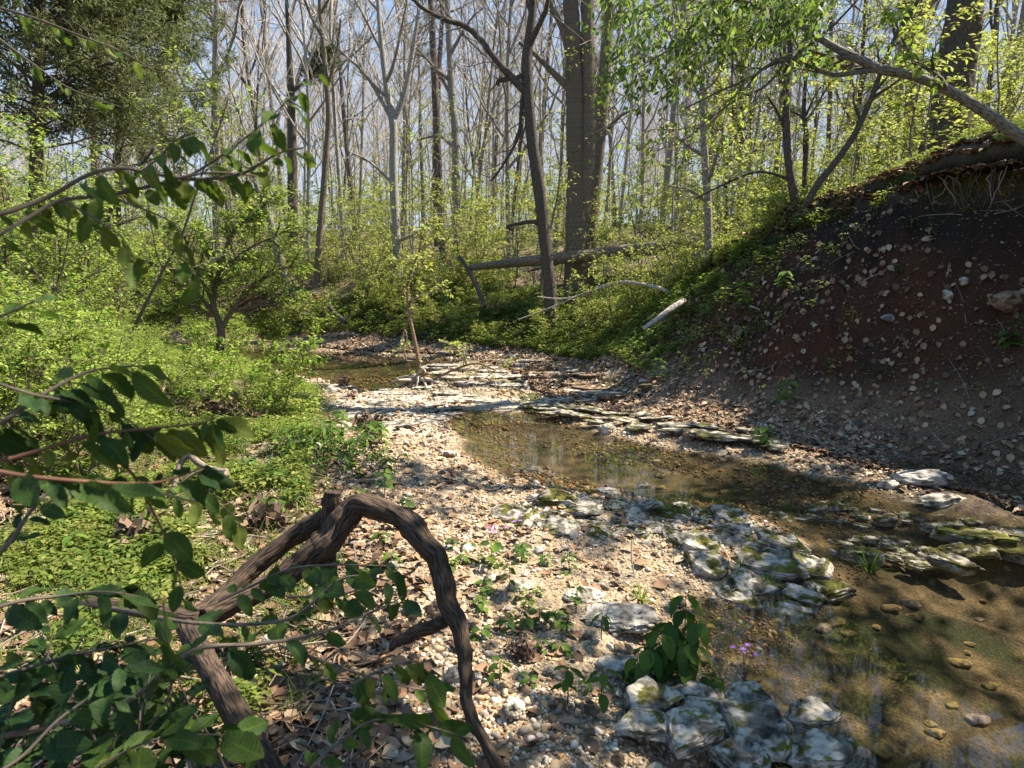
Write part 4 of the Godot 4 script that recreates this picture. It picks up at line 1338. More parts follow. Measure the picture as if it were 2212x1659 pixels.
func make_hero_trees():
	rng.seed = 21
	traced("tree", "big twin-stemmed grey tree at the middle of the far bank", "tree", 16.5, [[1247, 660, 62], [1249, 560, 54], [1247, 470, 46], [1245, 380, 37], [1242, 250, 35], [1238, 120, 32], [1233, 0, 29]],
		[[[1256, 500, 34], [1266, 400, 33], [1272, 250, 32], [1271, 120, 29], [1269, 0, 27], [1262, -160, 20]], [[1230, 190, 16], [1190, 150, 12], [1150, 110, 9], [1120, 90, 6]], [[1230, 120, 16], [1215, 60, 13], [1190, 10, 10], [1170, -40, 7]], [[1290, 560, 8], [1400, 520, 5], [1480, 470, 3]], [[1228, 560, 9], [1180, 575, 6], [1140, 585, 4]]], "bark_brown", {top = 5.0, flare = 0.35, sides = 28, rib = 0.22, per = 26, from = 0.75, reach = 0.18, branches = 8})
	traced("tree", "straight brown tree leaning slightly just right of the twin-stemmed tree", "tree", 18.0, [[1268, 640, 32], [1278, 470, 30], [1290, 350, 28], [1302, 220, 26], [1312, 90, 22], [1318, 0, 20]], [[[1300, 290, 9], [1340, 250, 6], [1370, 235, 4]], [[1312, 60, 10], [1340, 20, 7], [1360, -20, 5]]], "bark_brown", {top = 6.0, from = 0.5, branches = 12})
	traced("tree", "dark leaning tree with a long arching limb left of the twin-stemmed tree", "tree", 14.8, [[1192, 695, 28], [1186, 600, 26], [1176, 500, 25], [1166, 410, 24], [1152, 320, 23], [1143, 230, 22], [1141, 180, 21], [1138, 130, 22], [1146, 60, 17], [1150, 0, 15]],
		[[[1143, 205, 17], [1100, 160, 15], [1070, 125, 14], [1030, 75, 12], [1000, 52, 11], [965, 42, 10], [930, 25, 8], [900, 5, 7], [870, -40, 6]], [[1140, 150, 12], [1120, 165, 10], [1080, 172, 9], [1075, 180, 6]], [[1142, 175, 10], [1128, 210, 8], [1120, 290, 6], [1090, 350, 5], [1060, 390, 4]], [[1162, 478, 10], [1130, 480, 8], [1095, 488, 6], [1110, 498, 3]]], "bark_dark", {top = 4.0, from = 0.6, reach = 0.22, branches = 9, rib = 0.25, limb_twigs = 11, twig = "twig"})
	traced("tree", "grey tree forking high with one sunlit edge above the pool", "tree", 18.0, [[863, 705, 19], [860, 600, 18], [855, 500, 17], [850, 400, 17], [849, 330, 16], [848, 260, 16], [835, 190, 12], [826, 120, 11], [818, 40, 9]], [[[848, 262, 12], [868, 215, 11], [880, 170, 10], [892, 100, 9], [905, 20, 7]], [[848, 262, 9], [820, 210, 7], [790, 160, 6], [760, 110, 4]], [[852, 400, 6], [800, 350, 5], [760, 330, 4]], [[858, 520, 7], [900, 500, 6], [950, 460, 4]]], "bark_pale", {top = 5.0, from = 0.45, branches = 14, reach = 0.24})
	traced("pine_tree", "straight purple-dark pine trunk in the middle distance", "pine tree", 26.0, [[958, 590, 17], [952, 480, 17], [946, 350, 16], [940, 200, 15], [934, 80, 13], [930, 0, 12]], [], "bark_pine", {top = 4.0, from = 0.5, branches = 14, reach = 0.1, twig = "twig"})
	traced("tree", "grey tree with low crooked left limbs right of the dark pine", "tree", 24.0, [[992, 590, 17], [986, 480, 16], [984, 380, 16], [982, 280, 15], [974, 190, 14], [970, 90, 12], [966, 0, 11]], [[[982, 320, 8], [960, 300, 6], [945, 292, 5], [900, 300, 4]], [[976, 210, 8], [955, 170, 7], [930, 130, 5], [890, 110, 4]]], "bark_grey", {top = 5.0, from = 0.4, branches = 12})
	traced("tree", "slim brown tree curving up from the far bank left of the pool", "tree", 19.0, [[682, 655, 15], [686, 560, 14], [696, 430, 13], [704, 330, 13], [709, 250, 12], [702, 150, 10], [694, 60, 9], [690, 0, 8]], [[[706, 190, 6], [725, 120, 5], [735, 40, 4]]], "bark_brown", {top = 4.0, from = 0.5, branches = 10, reach = 0.2})
	traced("tree", "leaning trunk rising behind the bright island tree", "tree", 19.5, [[628, 660, 20], [612, 590, 18], [592, 520, 16], [580, 470, 14], [560, 420, 11], [540, 360, 8]], [], "bark_grey", {from = 0.7, branches = 6, reach = 0.25})
	traced("pine_tree", "dark pine with a dense blue-green top on the left skyline", "pine tree", 24.0, [[632, 640, 20], [631, 480, 19], [629, 300, 17], [626, 180, 14], [622, 80, 10], [618, 0, 7]], [[[628, 200, 7], [680, 150, 5], [700, 120, 4]]], "bark_dark", {top = 1.5, from = 0.72, branches = 44, reach = 0.17, leaf = {from = 2, n = 26, L = 0.26, W = 0.035, cols = NEEDLES, flat = 1.0, droop = 0.0, off = 0.03}, foliage = "foliage_dark"})
	traced("cedar_tree", "dense dark green cedar filling the upper left corner", "cedar tree", 12.5, [[72, 640, 28], [72, 520, 27], [75, 420, 26], [77, 300, 24], [80, 180, 21], [84, 60, 17], [88, -60, 12]], [], "bark_dark", {top = 3.0, from = 0.34, branches = 110, reach = 0.31, angle = 1.2, lift = 0.0, rmax = 0.022, twig = "twig", leaf = {from = 2, n = 20, L = 0.11, W = 0.022, cols = EVERGREEN, flat = 0.9, droop = 0.25, off = 0.05}, foliage = "foliage_dark"})
	traced("cedar_tree", "second feathery cedar right of the corner cedar's trunk", "cedar tree", 15.0, [[250, 640, 16], [250, 500, 15], [252, 380, 13], [254, 250, 11], [256, 130, 8], [258, 40, 5]], [], "bark_dark", {top = 0.8, from = 0.3, branches = 84, reach = 0.28, angle = 1.2, lift = 0.0, rmax = 0.018, twig = "twig", leaf = {from = 2, n = 20, L = 0.115, W = 0.024, cols = EVERGREEN, flat = 0.9, droop = 0.25, off = 0.05}, foliage = "foliage_dark"})
	traced("tree", "short black leaning trunk at the edge of the left thicket", "tree", 11.0, [[165, 690, 20], [172, 610, 19], [184, 545, 18], [215, 490, 17], [240, 440, 15], [280, 405, 13]], [[[240, 440, 9], [215, 400, 7], [205, 350, 5]], [[275, 410, 8], [300, 360, 6], [330, 320, 4]]], "bark_dark", {from = 0.5, branches = 8, reach = 0.3, twig = "twig"})
	traced("tree", "massive furrowed trunk leaning at the top of the right bank", "tree", 11.5, [[2038, 345, 84], [2046, 290, 76], [2058, 220, 71], [2070, 140, 68], [2082, 60, 66], [2092, -20, 62], [2110, -200, 55]], [], "bark_dark", {top = 8.0, flare = 0.4, sides = 30, rib = 0.26, per = 22, from = 0.75, branches = 9, reach = 0.3})
	traced("tree", "dark upright stem of the clump on the right bank crest", "tree", 10.0, [[1722, 455, 20], [1712, 390, 17], [1702, 320, 16], [1700, 240, 14], [1702, 160, 12], [1708, 90, 10], [1690, 20, 7]], [[[1702, 290, 7], [1680, 240, 6], [1655, 200, 4]], [[1704, 160, 7], [1730, 100, 5], [1760, 50, 4]], [[1716, 390, 6], [1640, 370, 5], [1560, 400, 4], [1500, 430, 3]]], "bark_dark", {top = 2.0, from = 0.4, branches = 8, reach = 0.3, leaf = {from = 3, n = 2, L = 0.06, W = 0.035, cols = SPRING, flat = 0.4, droop = 0.4}})
	traced("tree", "thin middle stem of the clump on the right bank crest", "tree", 10.2, [[1742, 450, 12], [1740, 380, 10], [1744, 300, 10], [1738, 240, 9], [1742, 180, 7], [1748, 120, 5]], [[[1742, 250, 5], [1765, 200, 4], [1790, 170, 3]]], "bark_dark", {from = 0.4, branches = 6, reach = 0.3, leaf = {from = 3, n = 2, L = 0.06, W = 0.035, cols = SPRING, flat = 0.4, droop = 0.4}})
	traced("tree", "right stem of the clump that leans far to the right", "tree", 9.8, [[1745, 445, 15], [1770, 395, 14], [1810, 345, 13], [1850, 285, 12], [1880, 220, 11], [1905, 155, 9], [1940, 70, 8], [1985, 0, 6]], [[[1890, 200, 5], [1940, 140, 4], [1990, 90, 3]]], "bark_dark", {from = 0.5, branches = 7, reach = 0.25, leaf = {from = 3, n = 2, L = 0.06, W = 0.035, cols = SPRING, flat = 0.4, droop = 0.4}})
	traced("tree", "lone thin dark sapling on the crest left of the clump", "tree", 11.3, [[1534, 595, 18], [1532, 520, 17], [1530, 430, 16], [1524, 340, 15], [1520, 260, 13], [1518, 190, 10], [1512, 110, 7]], [[[1530, 440, 6], [1490, 410, 4], [1440, 400, 3]]], "bark_grey", {from = 0.45, branches = 9, reach = 0.25, leaf = {from = 3, n = 2, L = 0.06, W = 0.035, cols = SPRING, flat = 0.4, droop = 0.4}})
	for q in [[1568, 490, 1566, 340, 9, 17.0, "reddish slim cedar stem left of the pair behind the crest"], [1597, 485, 1594, 330, 7, 17.5, "reddish slim cedar stem right of the pair behind the crest"], [1850, 390, 1856, 250, 12, 19.0, "reddish trunk seen between the clump and the massive trunk"], [1965, 340, 1975, 60, 26, 19.0, "grey-brown trunk just left of the massive leaning trunk"], [2103, 315, 2100, 200, 6, 14.0, "thin rust-red stem right of the massive leaning trunk"], [1950, 120, 1955, -30, 16, 25.0, "distant grey trunk above the leaning clump"], [1628, 470, 1622, 320, 6, 18.0, "thin dark stem in the green thicket behind the crest"]]:
		traced("tree", q[6], "tree", q[5], [[q[0], q[1], q[4]], [lerpf(q[0], q[2], 0.5) + 2, lerpf(q[1], q[3], 0.5), q[4] * 0.9], [q[2], q[3], q[4] * 0.8]], [], "bark_rust" if "red" in q[6] else "bark_brown", {top = 5.0, from = 0.3, branches = 16, reach = 0.2, twig = "twig", leaf = {from = 2, n = 5, L = 0.09, W = 0.03, cols = SPRING, flat = 0.5, droop = 0.3}})
	# the leafy limb that reaches in from the right
	rng.seed = 33
	var d := 6.3
	var limb := traced("leaning_tree", "smooth grey leaning tree whose leafy limbs reach across the upper right", "tree", d, [[2420, 400, 28, 6.2], [2310, 345, 26, 6.2], [2212, 296, 24], [2130, 240, 22], [2050, 193, 20], [1975, 163, 18], [1900, 146, 20], [1850, 122, 17], [1800, 98, 15], [1745, 62, 13], [1700, 36, 11], [1640, 12, 9], [1580, -10, 6]],
		[[[1905, 148, 11], [1850, 155, 10], [1800, 160, 9], [1750, 140, 8], [1703, 122, 7], [1660, 140, 6], [1622, 166, 5], [1548, 199, 4], [1475, 236, 3]], [[1745, 62, 7], [1703, 50, 6], [1640, 60, 6], [1590, 72, 5], [1520, 76, 4], [1440, 110, 3], [1370, 150, 2]], [[1703, 122, 6], [1660, 180, 5], [1600, 210, 4], [1540, 250, 3], [1480, 300, 2], [1400, 330, 2]], [[1700, 36, 6], [1640, 10, 4], [1560, 0, 3], [1480, 20, 2]], [[2010, 178, 6], [1960, 100, 5], [1930, 30, 3]]],
		"bark_grey", {rooted = false, sides = 14, rib = 0.05, from = 0.3, branches = 6, reach = 0.2, limb_twigs = 10, twig = "twig", lift = -0.02, leaf = {from = 3, n = 2, L = 0.07, W = 0.042, cols = FRESH, flat = 0.6, droop = 0.8}})
	# the hanging sprays of that limb
	var fb := Buf.new()
	var tb := Buf.new()
	var o := limb.position
	for k in 150:
		var sx := 1350.0 + 470.0 * pow(rng.randf(), 1.5)
		var sy := rf(-40.0, maxf(20.0, 225.0 - absf(sx - 1440.0) * 0.62))
		var dd := rf(5.6, 6.9)
		var a := at(sx, sy, dd)
		var e := at(sx - rf(20, 110), sy + rf(30, 120), dd + rf(-0.3, 0.3))
		var p := PackedVector3Array()
		var r := PackedFloat32Array()
		for j in 6:
			var t := j / 5.0
			p.append(a.lerp(e, t) + Vector3(0, sin(t * PI) * 0.06, 0) + rv() * 0.012 - o)
			r.append(0.004 - 0.0025 * t)
		tube(tb, p, r, 3)
		leaves_along(fb, p, {n = 16, L = 0.068, W = 0.036, cols = [Color(0.11, 0.185, 0.035), Color(0.14, 0.215, 0.045), Color(0.085, 0.15, 0.03), Color(0.19, 0.26, 0.06)], flat = 0.75, droop = 0.9, off = 0.03})
	part("twigs", mesh_of(tb), M.twig, limb)
	part("leaves", mesh_of(fb), M.foliage, limb)
	# trees of the near bank that stand outside the picture and throw its dappled shade
	rng.seed = 41
	for q in [[8.2, 5.2, "leafy tree on the right bank beside the picture", 8.5, 0.05], [7.6, 2.2, "leafy tree on the right bank above the silty pool", 8.5, 0.1], [4.7, 3.5, "leaning leafy tree at the right shore of the silty pool", 8.5, 0.16], [4.4, 1.6, "slender leafy tree at the right shore close to the viewer", 7.0, 0.2], [8.2, 8.6, "leafy tree behind the massive trunk on the right bank", 8.5, 0.0]]:
		var s := sapling(q[2], "", q[3], 1, FRESH, 0.15, 13, 300 + int(q[0] * 10), 0.5, "tree", "tree", "bark_grey", [26, 10], 1.0, 0.34, 0.12 if q[0] > 5.0 else 0.40)
		s.position = on(q[0], q[1])
		s.rotation.z = q[4]

func make_understory():
	var sap := []
	for k in 5:
		sap.append(sapling("thin yellow-green sapling in the understory of the far slope", "leafing saplings of the understory", [3.2, 4.2, 2.4, 5.2, 3.6][k], [1, 1, 3, 1, 2][k], SPRING, 0.10, [5, 6, 5, 6, 5][k], 400 + k, 0.35))
	rng.seed = 9
	var spots := []
	var tries := 0
	while spots.size() < 250 and tries < 6000:
		tries += 1
		var d := far_d(15.0, 70.0, 0.75)
		var x := rf(-0.8, 0.85) * d
		if x < toe_x(d) + 0.8: continue
		if d < 19.0 and x < 3.0 and rng.randf() < 0.6: continue
		spots.append([x, d, rf(0.6, 1.15) * (1.0 + maxf(0.0, d - 25.0) * 0.014), rng.randi() % 5])
	for k in 60:   # the crest of the right bank and the hill behind it
		var d := rf(9.5, 22.0)
		spots.append([crest_x(d) + rf(1.2, 9.0) + maxf(0.0, (10.5 - d)) * 2.5, d, rf(0.6, 1.0), rng.randi() % 5])
	set_down(sap, spots, ["thin yellow-green sapling", "slender leafing sapling", "three-stemmed yellow-green sapling", "tall airy sapling", "two-stemmed leafing sapling"])
	# the thicket on the left bank
	var shr := []
	for k in 4:
		shr.append(sapling("rounded bright green shrub of the left thicket", "shrubs of the left thicket", [1.3, 1.7, 1.0, 2.2][k], [6, 5, 5, 4][k], FRESH, 0.06, [6, 7, 6, 6][k], 500 + k, 0.3, "shrub", "shrub", "twig", [10, 6], 0.95, 0.42, 0.12))
	rng.seed = 10
	spots = []
	for k in 130:
		var d := far_d(4.4, 14.0, 0.8)
		var x := veg_x(d) - 0.4 - absf(rng.randfn()) * (0.9 + d * 0.18)
		if d < 7.5: x -= 0.9
		if d < 8.3 and proj(on(x, d)).x > 380.0: continue
		var s := rf(0.45, 0.95)
		var kd := rng.randi() % 4
		var ok := false
		for again in 6:
			var top := proj(on(x, d) + Vector3(0.35 * s, [1.3, 1.7, 1.0, 2.2][kd] * s * 1.02, 0))
			var lim := 600.0 + maxf(0.0, top.x - 120.0) * 0.52
			if top.x < 610.0 and top.y > lim:
				ok = true
				break
			s *= 0.8
		if not ok or s < 0.2: continue
		spots.append([x, d, s, kd])
	for k in 26:
		var d := rf(14.0, 24.0)
		spots.append([-rf(0.42, 0.80) * d, d, rf(0.9, 1.4), rng.randi() % 4])
	set_down(shr, spots, ["rounded green thicket shrub", "loose bright thicket shrub", "low green thicket shrub", "upright bright thicket shrub"])
	# taller airy saplings behind the thicket on the left
	var tallg := []
	for k in 3:
		tallg.append(sapling("airy green sapling behind the left thicket", "saplings behind the left thicket", [3.4, 2.6, 4.2][k], [2, 3, 2][k], FRESH, 0.075, [6, 6, 7][k], 560 + k, 0.3, "sapling", "sapling", "twig", [13, 7], 1.0, 0.40, 0.2))
	rng.seed = 14
	spots = []
	for k in 26:
		var d := rf(8.5, 17.0)
		spots.append([-rf(0.50, 0.80) * d, d, rf(0.7, 1.15), rng.randi() % 3])
	set_down(tallg, spots, ["airy two-stemmed green sapling", "bushy green sapling", "tall airy green sapling"])
	var u := sapling("round bright green bush alone at the edge of the gravel bar", "", 0.95, 6, FRESH, 0.05, 8, 520, 0.4, "bush", "bush", "twig_red", [11, 6], 0.9, 0.42, 0.15)
	u.position = on(at(550, 960, 7.0).x, 7.0)
	# the island tree with its layered sprays
	rng.seed = 44
	var it := traced("island_tree", "small spreading tree with layered bright green sprays on the gravel island", "tree", 12.8, [[477, 790, 22], [474, 750, 18], [476, 715, 17], [470, 690, 14], [458, 650, 11], [470, 590, 9], [490, 530, 7], [520, 480, 5]],
		[[[480, 705, 11], [500, 670, 10], [540, 620, 8], [580, 590, 6], [640, 570, 4]], [[470, 690, 10], [430, 640, 8], [390, 600, 6], [340, 570, 5], [290, 560, 4]], [[495, 675, 8], [560, 660, 7], [620, 665, 5], [680, 690, 3]], [[458, 650, 8], [420, 580, 6], [400, 520, 5], [380, 470, 3]], [[470, 590, 6], [530, 540, 5], [590, 510, 4], [640, 490, 3]], [[480, 560, 6], [500, 500, 5], [560, 450, 4], [590, 420, 3]], [[440, 650, 6], [380, 660, 5], [330, 690, 3]], [[500, 660, 6], [560, 700, 5], [600, 720, 3]]],
		"bark_brown", {from = 0.5, branches = 10, reach = 0.35, limb_twigs = 20, twig = "twig", lift = 0.0, leaf = {from = 2, n = 7, L = 0.08, W = 0.036, cols = FRESH, flat = 0.12, droop = 0.1, off = 0.03}})
	# leafy bushes along the foot of the far bank
	var bank := []
	for k in 3:
		bank.append(sapling("yellow-green bush hanging over the foot of the far bank", "bushes along the far bank", [1.2, 1.6, 0.9][k], [5, 4, 5][k], SPRING, 0.075, [4, 4, 5][k], 540 + k, 0.4, "bush", "bush", "twig", [10, 5], 0.95, 0.4, 0.12))
	rng.seed = 12
	spots = []
	for k in 44:
		var d := rf(9.6, 17.5)
		var t := rf(0.2, 1.1)
		if d < 11.8 and t < 0.85: continue
		spots.append([lerpf(toe_x(d), crest_x(d), t), d, rf(0.35, 0.8), rng.randi() % 3])
	for k in 16:
		var d := rf(17.0, 22.0)
		spots.append([crest_x(d) + rf(-0.5, 3.0), d, rf(0.7, 1.1), rng.randi() % 3])
	set_down(bank, spots, ["yellow-green bank bush", "loose leafy bank bush", "low bank bush"])

# ---------------------------------------------------------------- dead wood
func limb(called: String, label: String, cat: String, paths: Array, mname: String, d: float, opts := {}) -> Node3D:
	var first := at(paths[0][0][0], paths[0][0][1], paths[0][0][3] if paths[0][0].size() > 3 else d)
	var o := thing(called, label, cat, first)
	for k in paths.size():
		var sp := stem_path(paths[k], d)
		var p: PackedVector3Array = sp[0]
		for j in p.size(): p[j] -= first
		var sm := smooth_path(p, sp[1], opts.get("per", 8))
		var b := Buf.new()
		var kn: float = opts.get("knots", 0.0)
		if kn > 0.0:   # swellings, bends and ragged ends
			for j in sm[0].size():
				var t: float = j * 0.16 + k * 40.0
				sm[1][j] *= 1.0 + kn * 1.6 * noise.get_noise_1d(t * 2.2)
				sm[0][j] += Vector3(noise.get_noise_1d(t * 1.1 + 100), noise.get_noise_1d(t * 1.1 + 300), noise.get_noise_1d(t * 1.1 + 500)) * kn * 0.16
		tube(b, sm[0], sm[1], opts.get("sides", 12), opts.get("rib", 0.2), true, opts.get("rib_f", 1.0))
		var pn: Array = opts.get("parts", ["stem", "branch"])
		part(pn[mini(k, pn.size() - 1)], mesh_of(b), M[mname], o)
	return o

func gpath(path: Array, lift := 0.03) -> Array:   # lying on the land
	var out := []
	for q in path:
		var g := gp(q[0], q[1])
		var dd := -g.z
		out.append([q[0], q[1] , q[2], dd - 0.02])
	return out

func make_deadwood():
	rng.seed = 60
	M["bark_tan"] = M.bark_rust.duplicate()
	M.bark_tan.albedo_color = lin(0.46, 0.31, 0.2)
	limb("bent_branch", "ropy dark bent branch arching over the gravel in the foreground", "dead branch", [
		[[1085, 1690, 26, 2.02], [1060, 1640, 27, 2.05], [1030, 1575, 27, 2.12], [1004, 1510, 28, 2.2], [1006, 1450, 29, 2.26], [1012, 1405, 32, 2.32], [992, 1350, 36, 2.38], [970, 1300, 40, 2.44], [958, 1250, 44, 2.5], [930, 1190, 48, 2.56], [890, 1145, 50, 2.62], [845, 1112, 48, 2.68], [800, 1094, 46, 2.72], [768, 1096, 48, 2.74], [748, 1125, 58, 2.72], [715, 1170, 56, 2.68], [670, 1200, 52, 2.66], [590, 1255, 52, 2.6], [500, 1305, 50, 2.5], [430, 1345, 48, 2.42]],
		[[962, 1345, 32, 2.42], [935, 1358, 28, 2.42], [895, 1370, 27, 2.4], [862, 1376, 24, 2.4], [840, 1392, 13, 2.38]],
		[[718, 1058, 30, 2.78], [716, 1085, 34, 2.78], [708, 1130, 36, 2.76], [702, 1180, 36, 2.72], [700, 1240, 34, 2.66], [690, 1300, 34, 2.6]],
		[[730, 1092, 36, 2.78], [700, 1115, 36, 2.8], [650, 1152, 40, 2.8], [580, 1200, 38, 2.74], [520, 1245, 36, 2.66], [440, 1310, 40, 2.5], [400, 1345, 44, 2.42]]], "bark_weathered", 2.5, {sides = 28, rib = 0.40, per = 14, knots = 0.17, parts = ["bough", "side_stub", "broken_stub", "side_limb"]})
	limb("slanting_log", "rough-barked grey trunk slanting down through the leaves at the bottom left", "fallen log", [
		[[395, 1335, 46, 2.45], [425, 1400, 48, 2.3], [470, 1480, 52, 2.12], [520, 1570, 56, 1.96], [570, 1660, 60, 1.84], [620, 1760, 64, 1.72]], [[430, 1340, 40, 2.42], [340, 1325, 34, 2.45], [260, 1312, 28, 2.5], [190, 1300, 20, 2.55]]], "bark_weathered", 2.2, {sides = 22, rib = 0.34, per = 10, parts = ["trunk", "branch"]})
	limb("driftwood", "pale grey forked driftwood limb arching over the grass on the left", "driftwood", [
		[[412, 955, 9, 4.75], [406, 968, 14, 4.72], [412, 985, 15, 4.7], [430, 1002, 15, 4.66], [455, 1014, 14, 4.62], [490, 1018, 11, 4.6]], [[408, 978, 13, 4.72], [392, 995, 14, 4.7], [384, 1015, 13, 4.66], [376, 1045, 11, 4.6], [368, 1070, 9, 4.55]], [[488, 1018, 10, 4.6], [440, 1015, 8, 4.58], [400, 1035, 7, 4.54], [378, 1060, 5, 4.5]], [[486, 1020, 12, 4.6], [482, 1045, 12, 4.5], [490, 1060, 8, 4.46]]], "driftwood", 4.6, {sides = 12, rib = 0.12, parts = ["bough", "branch"]})
	limb("fallen_log", "mossy brown fallen log lying across the far bank behind the twin-stemmed tree", "fallen log", [
		[[1015, 578, 10, 15.5], [1060, 572, 16, 15.8], [1120, 566, 20, 16.2], [1180, 560, 24, 16.0], [1250, 553, 26, 15.9], [1320, 545, 26, 16.0], [1400, 536, 27, 15.4], [1470, 526, 27, 14.8], [1525, 520, 22, 14.0]]], "bark_brown", 15.5, {sides = 14, rib = 0.16, parts = ["trunk", "branch"]})
	limb("white_log", "short bleached white log stuck out of the right bank", "log", [[[1392, 709, 8, 9.75], [1420, 690, 11, 9.9], [1450, 668, 13, 10.05], [1478, 650, 12, 10.3]]], "driftwood", 11.0, {sides = 14, rib = 0.30})
	M["white_wood"] = M.driftwood.duplicate()
	M.white_wood.albedo_color = lin(0.62, 0.58, 0.52)
	get_node("white_log").get_child(0).material_override = M.white_wood
	limb("arched_sapling", "thin pale sapling bent in an arch over the far bank", "bent sapling", [[[1160, 640, 2, 13.0], [1210, 645, 4, 12.9], [1260, 637, 5, 12.8], [1300, 619, 6, 12.6], [1340, 609, 7, 12.4], [1380, 612, 7, 12.2], [1425, 622, 8, 11.9], [1465, 640, 9, 11.7]], [[1120, 690, 2, 13.0], [1200, 660, 3, 12.9], [1270, 630, 4, 12.7], [1340, 611, 4, 12.4]]], "white_wood", 12.4, {sides = 6, rib = 0.0})
	limb("fallen_log", "small dark log slanting down the far bank left of the grey forked tree", "fallen log", [[[706, 658, 8, 16.5], [725, 678, 10, 16.2], [746, 697, 9, 15.9]]], "bark_dark", 16.0, {sides = 10, rib = 0.15})
	limb("fallen_log", "long dark log climbing the leafy slope behind the slim brown tree", "fallen log", [[[640, 655, 10, 19.5], [690, 625, 12, 20.0], [740, 585, 10, 21.0]]], "bark_dark", 20.0, {sides = 10, rib = 0.15})
	limb("dead_sapling", "thin black dead stem leaning left under the fallen log", "dead stem", [[[1048, 662, 10, 15.0], [1030, 620, 10, 15.2], [1010, 580, 9, 15.4], [992, 555, 8, 15.6]]], "bark_dark", 15.0, {sides = 8, rib = 0.1})
	limb("root_plate", "dark upturned root plate at the end of the fallen log", "root plate", [[[1515, 590, 40, 12.6], [1520, 570, 52, 12.7], [1530, 552, 36, 12.8]], [[1545, 570, 14, 12.4], [1530, 540, 14, 12.4], [1512, 512, 10, 12.5]]], "bark_dark", 12.5, {sides = 12, rib = 0.4})
	limb("stick", "pale forked stick lying on the dark bank below the round tan stone", "stick", [[[1695, 690, 4, 8.6], [1712, 720, 5, 8.4], [1740, 745, 5, 8.2], [1770, 762, 3, 8.0]], [[1620, 660, 6, 9.0], [1650, 672, 5, 8.9], [1690, 690, 4, 8.7]]], "white_wood", 8.5, {sides = 6, rib = 0.0})
	limb("stick", "pale grey stick lying on the leaf litter at the right shore", "stick", [gpath([[2015, 935, 5], [2035, 955, 7], [2055, 975, 6]])], "driftwood", 6.0, {sides = 7, rib = 0.1})
	limb("stick", "long thin dark stick half in the pool at the near shore", "stick", [gpath([[950, 1030, 3], [1000, 1045, 5], [1060, 1062, 5], [1085, 1052, 4]])], "bark_dark", 5.0, {sides = 6, rib = 0.0})
	limb("stick", "upright dead twig standing in the rubble of the long ledge", "stick", [[[1372, 1250, 3, 3.55], [1365, 1205, 4, 3.6], [1366, 1165, 3, 3.65]]], "twig_pale", 3.6, {sides = 5, rib = 0.0})
	# the stump tree on its washed-out roots
	var st := traced("stump_tree", "thin bare young tree standing on a washed-out root mass mid stream", "tree", 10.4, [[908, 838, 17], [905, 810, 10], [902, 770, 9], [892, 720, 8], [884, 680, 7], [880, 630, 6], [886, 590, 5], [905, 540, 4], [915, 490, 3]],
		[[[886, 690, 4], [870, 720, 4], [875, 770, 3], [888, 800, 3]], [[910, 838, 6], [945, 815, 5], [990, 795, 5], [1030, 785, 4], [1070, 800, 3]], [[884, 650, 4], [930, 630, 3], [960, 620, 2]], [[1010, 790, 4], [990, 760, 3], [965, 740, 2]], [[888, 660, 3], [860, 610, 3], [845, 560, 2]]], "bark_tan", {sides = 8, rib = 0.08, from = 0.5, branches = 6, reach = 0.25, limb_twigs = 5, twig = "twig_pale", leaf = {from = 3, n = 2, L = 0.07, W = 0.045, cols = SPRING, flat = 0.4, droop = 0.2}})
	var rb := Buf.new()
	for k in 22:
		var p := PackedVector3Array()
		var r := PackedFloat32Array()
		var a := rf(0, TAU)
		var q := at(905, 832, 10.4) - st.position + Vector3(0, rf(0.0, 0.12), 0)
		var dd := Vector3(cos(a) * 1.3, rf(-0.1, 0.5), sin(a) * 0.8).normalized()
		for j in 6:
			p.append(q)
			r.append(0.035 - 0.005 * j)
			q += dd * rf(0.06, 0.13)
			dd = (dd + rv() * 0.3 + Vector3.DOWN * 0.35).normalized()
		tube(rb, p, r, 6, 0.2)
	part("roots", mesh_of(rb), M.twig_pale, st)
	# piles of flood wrack caught on stems and roots
	for q in [[470, 905, 120, 80, 6.6, "dark tangled heap of flood debris left of the round bush"], [477, 785, 55, 60, 12.7, "clump of flood debris caught round the island tree's foot"], [1128, 1300, 60, 48, 2.75, "wad of dead leaves on the gravel behind the flat slab"], [692, 848, 22, 46, 9.0, "brown flood debris hanging on a thin stem in the shallows"], [758, 862, 18, 22, 8.9, "small knot of flood debris in the shallows left of the root mass"], [742, 822, 26, 26, 10.2, "knot of flood debris on a bent twig at the upstream pool"], [790, 945, 60, 46, 7.0, "reddish brown heap of dead stems in the herb clump by the pool"], [300, 1150, 130, 60, 3.7, "dark root tangle in the leaf litter on the left"], [570, 1130, 130, 50, 4.1, "mat of dead vines over a dark hollow behind the bent branch"], [912, 770, 14, 50, 10.35, "wisp of flood debris caught on the thin young tree"]]:
		debris(q[0], q[1], q[2], q[3], q[4], q[5])
	# roots that hang from the turf of the bank
	for k in 60:
		var c := lip[((k * 37) % (lip.size() / 4)) * 4 + 3] + Vector3(0.03, -0.03, -0.02)
		var b := Buf.new()
		for strand in 3:
			var p := PackedVector3Array()
			var r := PackedFloat32Array()
			var q := rv() * 0.03
			var n := 4 + rng.randi() % 6
			for j in n:
				p.append(q)
				r.append(lerpf(0.007, 0.002, float(j) / n))
				q += Vector3(rng.randfn() * 0.035 + 0.015, -rf(0.05, 0.12), rng.randfn() * 0.035)
			tube(b, p, r, 4)
		tag(part("hanging_root", mesh_of(b), M["twig_pale" if k % 3 == 0 else "twig"], self, Transform3D(Basis(), c)), "thin root tangle dangling from the turf over the clay bank", "root", "roots hanging from the bank")

